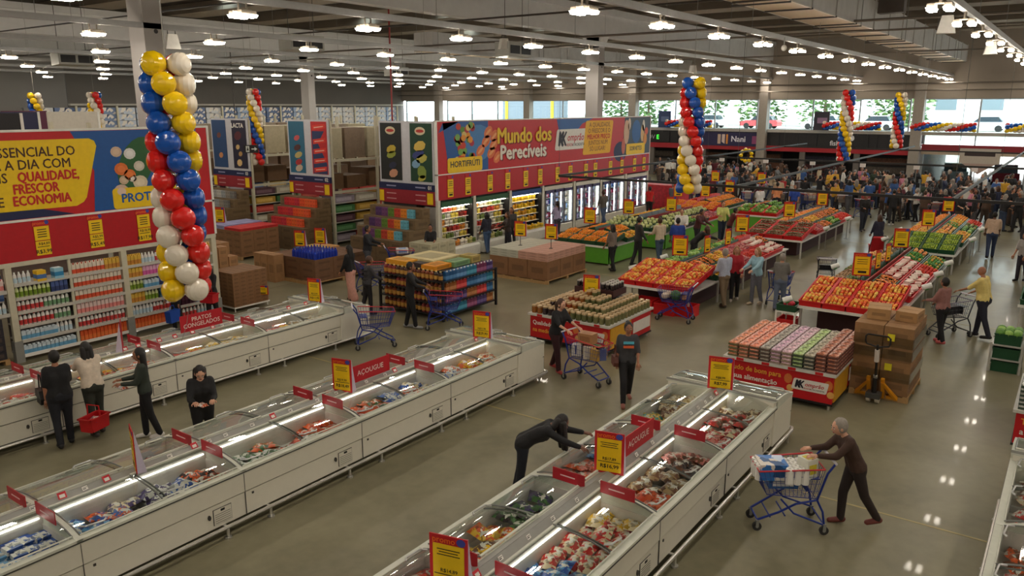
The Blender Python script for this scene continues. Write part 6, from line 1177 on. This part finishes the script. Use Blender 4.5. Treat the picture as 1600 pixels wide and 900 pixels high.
# price signs on poles over the tables
for i, (u, v, s, l) in enumerate(((22.1, 4.45, .5, 'front price sign over the second fruit table'), (27.4, 4.43, .5, 'rear price sign over the second fruit table'), (33.1, 4.5, .5, 'front price sign over the fourth fruit table'), (38.3, 4.5, .5, 'rear price sign over the fourth fruit table'), (22.0, 9.6, .5, 'front price sign over the first fruit table'), (27.6, 9.7, .5, 'rear price sign over the first fruit table'), (32.5, 9.5, .5, 'front price sign over the third vegetable table'), (37.4, 9.5, .5, 'rear price sign over the third vegetable table'), (26.2, 15.2, .5, 'price sign over the orange table beside the bins'), (29.6, 15.3, .5, 'left price sign over the green melon table'), (31.4, 14.2, .5, 'right price sign over the green melon table'), (36.8, 16.3, .5, 'left price sign over the far orange table'), (37.6, 15.2, .5, 'right price sign over the far orange table'), (40.4, 15.0, .5, 'rear price sign over the far orange table'), (43.4, 17.0, .5, 'left red price sign before the checkouts'), (43.6, 14.4, .5, 'right red price sign before the checkouts'))): promo((u, v, .66 if u < 43 else 0), R(-68), l, .46, .62, pole=.62 if u < 43 else 1.5, back=False)
for i, (u, v, l) in enumerate(((23.8, 9.45, 'first'), (25.6, 9.45, 'second'))): promo((u, v, .7), R(-15), 'narrow price sign seen side-on over the first fruit table, %s' % l, .3, .55, pole=.42, back=False)
for i, (u, v, l) in enumerate(((24.2, 4.45, 'first'), (25.6, 4.45, 'second'))): promo((u, v, .7), R(-15), 'narrow price sign seen side-on over the second fruit table, %s' % l, .3, .55, pole=.42, back=False)
# rolls of produce bags on the table edges
rollb = B().lathe([(0, -.12), (.07, -.12), (.075, -.1), (.075, .1), (.07, .12), (.02, .12), (0, .12)], M((236, 238, 232), .5), 10).ball((0, -.07, -.02), (.045, .03, .07), M((60, 150, 60), .5), 7, 5).mesh('bag_roll', True)
for i, (u, v, z, l) in enumerate(((20.1, 5.75, .85, 'beside the left corner of the second fruit table'), (23.2, 3.0, .98, 'on the right edge of the second fruit table, first'), (25.2, 3.0, .98, 'on the right edge of the second fruit table, second'), (27.2, 3.0, .98, 'on the right edge of the second fruit table, third'), (21.2, 10.75, .9, 'on the left edge of the first fruit table, first'), (23.4, 10.75, .9, 'on the left edge of the first fruit table, second'), (22.9, 8.1, .95, 'on the right edge of the first fruit table'), (32.9, 8.1, .9, 'on the right edge of the third vegetable table'), (36.4, 8.1, .9, 'at the far right edge of the third vegetable table'), (31.5, 5.65, .9, 'on the left edge of the fourth fruit table'), (34.2, 5.65, .9, 'further along the left edge of the fourth fruit table'), (33.2, 3.0, .9, 'on the right edge of the fourth fruit table'), (36.2, 3.0, .9, 'further along the right edge of the fourth fruit table'), (24.8, 5.75, .95, 'on the left edge of the second fruit table'))):
    t = thing('bag_dispenser', 'white roll of produce bags '+l, 'bag roll', (u, v, 0)); obj('stand', B().tube([(0, 0, 0), (0, 0, z-.1)], .015, GREY, 5).box(-.08, -.08, 0, .08, .08, .012, GREY), t); obj('roll', rollb, t, (0, 0, z), rot=(R(70), 0, .4))
# crates under and beside the tables
for i, (u, v, c, l) in enumerate(((20.6, 9.7, 'red', 'red crate on the floor under the first fruit table, left'), (20.5, 9.0, 'red', 'red crate on the floor under the first fruit table, middle'), (20.6, 8.5, 'red', 'red crate on the floor under the first fruit table, right'))): solo('floor_crate', CRT[c], l, 'crate', (u-.55, v, 0), R(90)).scale = (1, 1, 1.9)
t = thing('side_stand', 'small white stand with a red and a green crate left of the second fruit table', 'stand', (20.3, 5.75, 0)); obj('frame', B().box(-.3, -.26, .5, .3, .26, .54, WHITE), t)
for x in (-.28, .28):
    for y in (-.24, .24): obj('leg', B().box(x-.02, y-.02, 0, x+.02, y+.02, .5, WHITE), t)
solo('floor_crate', CRT['red'], 'red crate under the small white stand', 'crate', (20.3, 5.75, 0)).scale = (.85, .85, 1.9); solo('stand_crate', CRT['green'], 'green crate with red packs on the small white stand', 'crate', (20.3, 5.75, .541)).scale = (.95, .95, 1); solo('red_packs', B().ball((0, 0, 0), (.2, .15, .07), M((206, 40, 60), .5, noise=.3), 9, 5), 'heap of red packs in the stand crate', 'produce', (20.3, 5.75, .7), smooth=True)
t = thing('greens_rack', 'metal rack of stacked green crates at the right edge', 'rack', (19.9, .85, 0)); 
for z in (.3, .62): obj('shelf', B().box(-.34, -.3, z-.03, .34, .3, z, LGREY), t)
for x in (-.33, .33):
    for y in (-.29, .29): obj('post', B().box(x-.02, y-.02, 0, x+.02, y+.02, .66, LGREY), t)
for i, z in enumerate((.0, .301, .621)): solo('greens_crate', CRT['green'], 'dark green crate on the %s level of the metal rack' % ('floor', 'middle', 'top')[i], 'crate', (19.9, .85, z)).scale = (1, 1, 1.4)
for i in range(4):
    for j in range(3): solo('lettuce', fruit_mesh('lettuce', (i+j) % 3), 'green lettuce head in the top crate of the metal rack', 'lettuce', (19.68+i*.15, .69+j*.16, .86), i, 'lettuce heads in the rack crate')
for i, v in enumerate((4.9, 4.35, 3.8)):
    solo('floor_bin', CRT['green'], 'green bin of pale cabbages before the fourth fruit table, %s from the left' % ORD[i], 'crate', (29.75, v, .3), R(90)).scale = (.9, 1.1, 1.6)
    for k in range(3): solo('cabbage', fruit_mesh('melon', k % 2), 'pale round cabbage in the %s bin from the left' % ORD[i], 'cabbage', (29.75+.12*(k-1), v+.13*(k-1), .6), k, 'cabbages in the %s bin' % ORD[i])
t = thing('bin_bench', 'low bench under the green cabbage bins', 'bench', (29.75, 4.35, 0)); obj('seat', B().box(-.3, -.9, .26, .3, .9, .3, LGREY), t)
for x in (-.26, .26):
    for y in (-.85, .85): obj('leg', B().box(x-.02, y-.02, 0, x+.02, y+.02, .26, LGREY), t)
t = thing('hanging_scale', 'white round hanging produce scale before the checkouts', 'scale', (44.8, 4.6, 0)); obj('dial', B().tube([(-.05, 0, 1.35), (.05, 0, 1.35)], .28, M((226, 224, 214), .4), 16), t); obj('post', B().tube([(0, 0, 0), (0, 0, 1.1)], .04, GREY, 8).box(-.2, -.2, 0, .2, .2, .03, GREY), t); obj('pan', B().lathe([(.0, 1.7), (.25, 1.72), (.3, 1.78)], STEEL, 12), t)
t = thing('stroller', 'red stroller beside the woman in navy dress', 'stroller', (31.9, 6.0, 0), R(20)); obj('seat', B().prism([(-.3, .35), (.2, .3), (.35, .55), (-.1, .55), (-.35, .95), (-.45, .9)], M((190, 24, 34), .6), 'y', -.22, .22), t); obj('frame', B().tube([(-.55, -.22, 1.0), (-.1, -.24, .5), (.35, -.2, .1)], .015, BLK, 5).tube([(-.55, .22, 1.0), (-.1, .24, .5), (.35, .2, .1)], .015, BLK, 5).tube([(-.55, -.22, 1.0), (-.55, .22, 1.0)], .015, BLK, 5).tube([(.1, -.22, .4), (-.3, -.22, .1)], .015, BLK, 5).tube([(.1, .22, .4), (-.3, .22, .1)], .015, BLK, 5), t)
for x in (-.3, .35):
    for y in (-.22, .22): obj('wheel', WH, t, (x, y, .09))
solo('red_display', B().box(0, 0, 0, 1.6, 2.2, 1.5, M((206, 50, 60), .5, noise=.3, scale=7)), 'tall red printed promotion stack beside the glass-door fridges', 'display', (39.6, 17.6, 0))
# ------------------------------------------------------------------ checkouts and shop fronts
CKB = M((110, 104, 100), .5); 
for i, (u, v) in enumerate(CHECK):
    t = thing('checkout', 'checkout counter with belt and numbered lamp, %s from the right' % ORD[i], 'checkout', (u, v, 0)); obj('counter', B().box(-1.3, -.35, 0, 1.3, .35, .85, CKB), t); obj('belt', B().box(-1.2, -.28, .85, .5, .1, .87, BLK), t); obj('screen', B().box(.6, -.1, 1.15, .65, .25, 1.4, BLK).box(.61, .05, .85, .64, .09, 1.15, DGREY), t); obj('lamp_pole', B().tube([(.9, .2, .85), (.9, .2, 2.3)], .02, GREY, 6), t); obj('number_lamp', B().box(.84, .05, 2.15, .96, .35, 2.42, M((236, 228, 222), .5)), t); obj('goods_rack', B().box(-1.25, .36, 0, -.5, .7, 1.25, M((92, 70, 66), .7, noise=.3, scale=16)), t)
def shop_sign(v0, v1, z0, z1, base, label):
    t = thing('shop_sign', label, 'sign', (61.8, v1, 0), R(-90)); obj('board', B().box(0, 0, z0, v1-v0, .06, z1, base), t); return t
t = shop_sign(20.6, 25.7, 2.6, 3.66, M((34, 30, 76), .5), 'navy sign lettered Nani on the dark fascia'); text('Nani', .62, M((230, 228, 240), .5), t, 3.2, 3.13, -.01, .02); plate([(1.5, 2.75), (1.75, 2.75), (1.75, 3.5), (1.5, 3.5)], M((206, 180, 160), .5), t, 'logo_bar'); plate([(1.85, 2.9), (2.1, 2.75), (2.1, 3.5), (1.85, 3.5)], M((220, 200, 190), .5), t, 'logo_bar'); plate([(2.2, 2.75), (2.35, 2.75), (2.35, 3.5), (2.2, 3.5)], M((230, 150, 60), .5), t, 'logo_bar'); plate([(4.3, 2.8), (4.9, 2.8), (4.9, 3.4), (4.3, 3.4)], M((150, 70, 120), .5), t, 'sign_picture')
t = shop_sign(28.4, 31.4, 2.75, 3.6, M((20, 20, 22), .5), 'black sign lettered MOVE on the dark fascia'); text('MOV', .5, M((170, 172, 172), .5), t, 1.15, 3.15, -.01, .01); text('E', .5, M((60, 220, 60), emit=1.2), t, 1.95, 3.15, -.01, .02)
t = shop_sign(12.9, 16.4, 2.75, 3.6, M((28, 28, 30), .5), 'dark sign lettered fisland with a white leaf mark'); text('fisland', .5, M((230, 230, 232), .5), t, 1.5, 3.0, -.01, .02); plate(ell(2.4, 3.4, .16, .2, 10), M((230, 230, 232), .5), t, 'leaf_mark')
for i, (v, c, l) in enumerate(((28.8, (40, 60, 104), 'navy standing poster on the window sill'), (16.2, (44, 42, 56), 'dark standing poster on the window sill'))): solo('window_poster', B().box(-.04, -.55, 0, .04, .55, 1.35, M(c, .5)).box(-.046, -.4, .5, -.04, .3, .9, M((150, 120, 150) if i else (90, 110, 150), .5)), l, 'poster', (61.6, v, 3.951))
t = shop_sign(4.6, 7.0, 1.9, 2.9, M((190, 180, 168), .5), 'pale hanging arrow board at the entrance'); obj('arrow_tip', B().prism([(.2, 1.9), (2.2, 1.9), (1.2, 1.2)], M((176, 150, 140), .5), 'y', 0, .05), t); plate([(.3, 2.4), (2.1, 2.4), (2.1, 2.65), (.3, 2.65)], M((60, 44, 44), .5), t, 'print_band')
rs = random.Random(4)
for k in range(9):
    v = 12+k*4.6; t = thing('shop_rack', 'dim merchandise rack inside the shops, %s from the right' % ORD[k], 'rack', (64.4, v, 0)); obj('frame', B().box(-.3, -1.4, 0, .3, 1.4, .1, DGREY).box(.25, -1.4, .1, .3, 1.4, 2.1, DGREY), t)
    for q in range(3): obj('goods', B().box(-.25, -1.35, .15+q*.65, .2, 1.35, .6+q*.65, M(rs.choice([(120, 80, 60), (70, 70, 90), (110, 100, 90), (90, 50, 50)]), .7, noise=.45, scale=9)), t)
# ------------------------------------------------------------------ racks behind the endcaps and along the back wall
def rack(u0, u1, v0, v1, label, fc, upper=True):
    t = thing('pallet_rack', label, 'rack', (0, 0, 0)); n = int((u1-u0)/2.6)
    for k in range(n+1):
        for v in (v0+.05, v1-.05): obj('upright', B().box(u0+k*2.6-.05, v-.05, 0, u0+k*2.6+.05, v+.05, 5.2, POST), t)
    for z in (2.25, 3.55):
        for v in (v0+.02, v1-.12): obj('beam', B().box(u0, v, z-.1, u1, v+.1, z, POST), t)
    for z in (.15, .55, .95, 1.35, 1.75): obj('shelf_board', B().box(u0, v0+.05, z-.03, u1, v1-.05, z, SHF), t)
    rn = random.Random(label)
    for k in range(n):
        for li, z in enumerate((.151, .551, .951, 1.351, 1.751)):
            for q in range(2): c = rn.choice(fc); loaf('shelf_goods', 'packed goods, %s shelf of the %s, %s stack' % (ORD[li], label, ORD[k*2+q]), 'goods', (u0+.65+k*2.6+q*1.3, v0+.45, z), 0, (1.18, .7, .27), c, tuple(min(255, x+40) for x in c), group='goods on the %s' % label)
        for q in range(2):
            loaf('wrapped_load', 'film-wrapped load high on the %s, %s along' % (label, ORD[k*2+q]), 'load', (u0+.65+k*2.6+q*1.3, (v0+v1)/2, 3.551), 0, (1.15, 1.2, 1.25), rn.choice([(150, 136, 118), (190, 180, 150), (140, 120, 100)]), group='wrapped loads on the %s' % label); loaf('carton_load', 'carton load on the %s, %s along' % (label, ORD[k*2+q]), 'load', (u0+.65+k*2.6+q*1.3, (v0+v1)/2, 2.251), 0, (1.1, 1.2, .5+.4*rn.random()), (112, 84, 58), group='carton loads on the %s' % label)
GC = [(196, 70, 60), (60, 100, 160), (200, 190, 170), (190, 150, 60), (70, 120, 70), (150, 140, 150), (90, 60, 70)]
rack(22.0, 32.4, 24.95, 27.5, 'rack behind the teal-red endcap', GC); rack(22.0, 32.4, 30.25, 32.95, 'rack behind the navy endcap', GC)
rack(2.0, 12.4, 24.95, 27.5, 'rack hidden behind the dairy sign', GC); rack(2.0, 12.4, 30.25, 32.95, 'second rack behind the dairy sign', GC); rack(22.0, 32.4, 36.0, 38.5, 'third rack behind the endcaps', GC)
for i, (u, v, c, l) in enumerate(((9.5, 24.75, (24, 24, 28), 'black header board above the dairy sign'), (12.3, 30.05, (30, 32, 70), 'navy header board above the dairy sign'), (15.4, 36.2, (90, 30, 60), 'crimson and navy header board at far left'), (14.4, 30.05, (206, 200, 186), 'cream header board left of the column'))): solo('header_board', B().box(-.9, 0, 0, .9, .08, 1.6, M(c, .5)).box(.86, -.02, 0, .94, .1, 1.6, WHITE).box(-.94, .0, -3.9, -.86, .08, 0, POST).box(.86, 0, -3.9, .94, .08, 0, POST), l, 'sign', (u, v, 3.9))
WBL = [(150, 170, 200), (190, 200, 214), (120, 140, 176), (206, 208, 210), (90, 110, 150)]
t = thing('back_rack', 'long pallet rack along the back wall stacked with bottled packs', 'rack', (0, 0, 0))
for k in range(13): obj('upright', B().box(24+k*2.8-.06, 55.4, 0, 24+k*2.8+.06, 55.5, 5.7, POST), t)
for z in (1.6, 2.9): obj('beam', B().box(24, 55.4, z-.12, 57.6, 55.5, z, POST), t); obj('deck', B().box(24, 55.5, z-.04, 57.6, 57.4, z, POST), t)
rn = random.Random(9)
for k in range(24):
    u = 24.75+k*1.4
    for z, hh in ((0, 1.3), (1.601, 1.15), (2.901, 2.7)):
        c = rn.choice(WBL) if z > 2 else (126, 98, 70)
        if z < 2: loaf('pallet_load', 'carton pallet load on the %s level of the back rack' % ('floor' if z == 0 else 'middle'), 'load', (u, 56.4, z), 0, (1.2, 1.5, hh), c, group='carton loads of the back rack')
        else:
            for q in range(6): solo('bottle_layer', B().box(-.65, -.75, 0, .65, .75, .43, printed(c, tuple(max(0, x-80) for x in c), 5)), 'layer of bottled packs in the %s high stack of the back rack' % (ORD+['twenty-third', 'twenty-fourth'])[k], 'water pack', (u, 56.4, z+q*.45), 0, 'bottled packs, stack %d of the back rack' % k)
t = thing('exit_sign', 'black and white exit sign with running figure and arrow', 'sign', (18.5, 25.4, 3.98), R(-45)); t.scale = (.62, .62, .62); obj('board', B().box(-.42, 0, 0, .42, .03, .48, BLK), t); plate([(-.3, .06), (-.1, .06), (-.1, .42), (-.3, .42)], M((226, 232, 226), .5), t, 'figure_panel'); plate(ell(-.2, .34, .03, .03, 8), BLK, t, 'figure', -.009); plate([(-.26, .1), (-.22, .1), (-.18, .2), (-.14, .1), (-.12, .12), (-.17, .3), (-.24, .28)], BLK, t, 'figure', -.009); plate([(.02, .21), (.2, .21), (.2, .12), (.36, .24), (.2, .36), (.2, .27), (.02, .27)], M((226, 232, 226), .5), t, 'arrow'); obj('hanger', B().tube([(0, .015, .48), (0, .015, 10.5)], .008, GREY, 4), t)
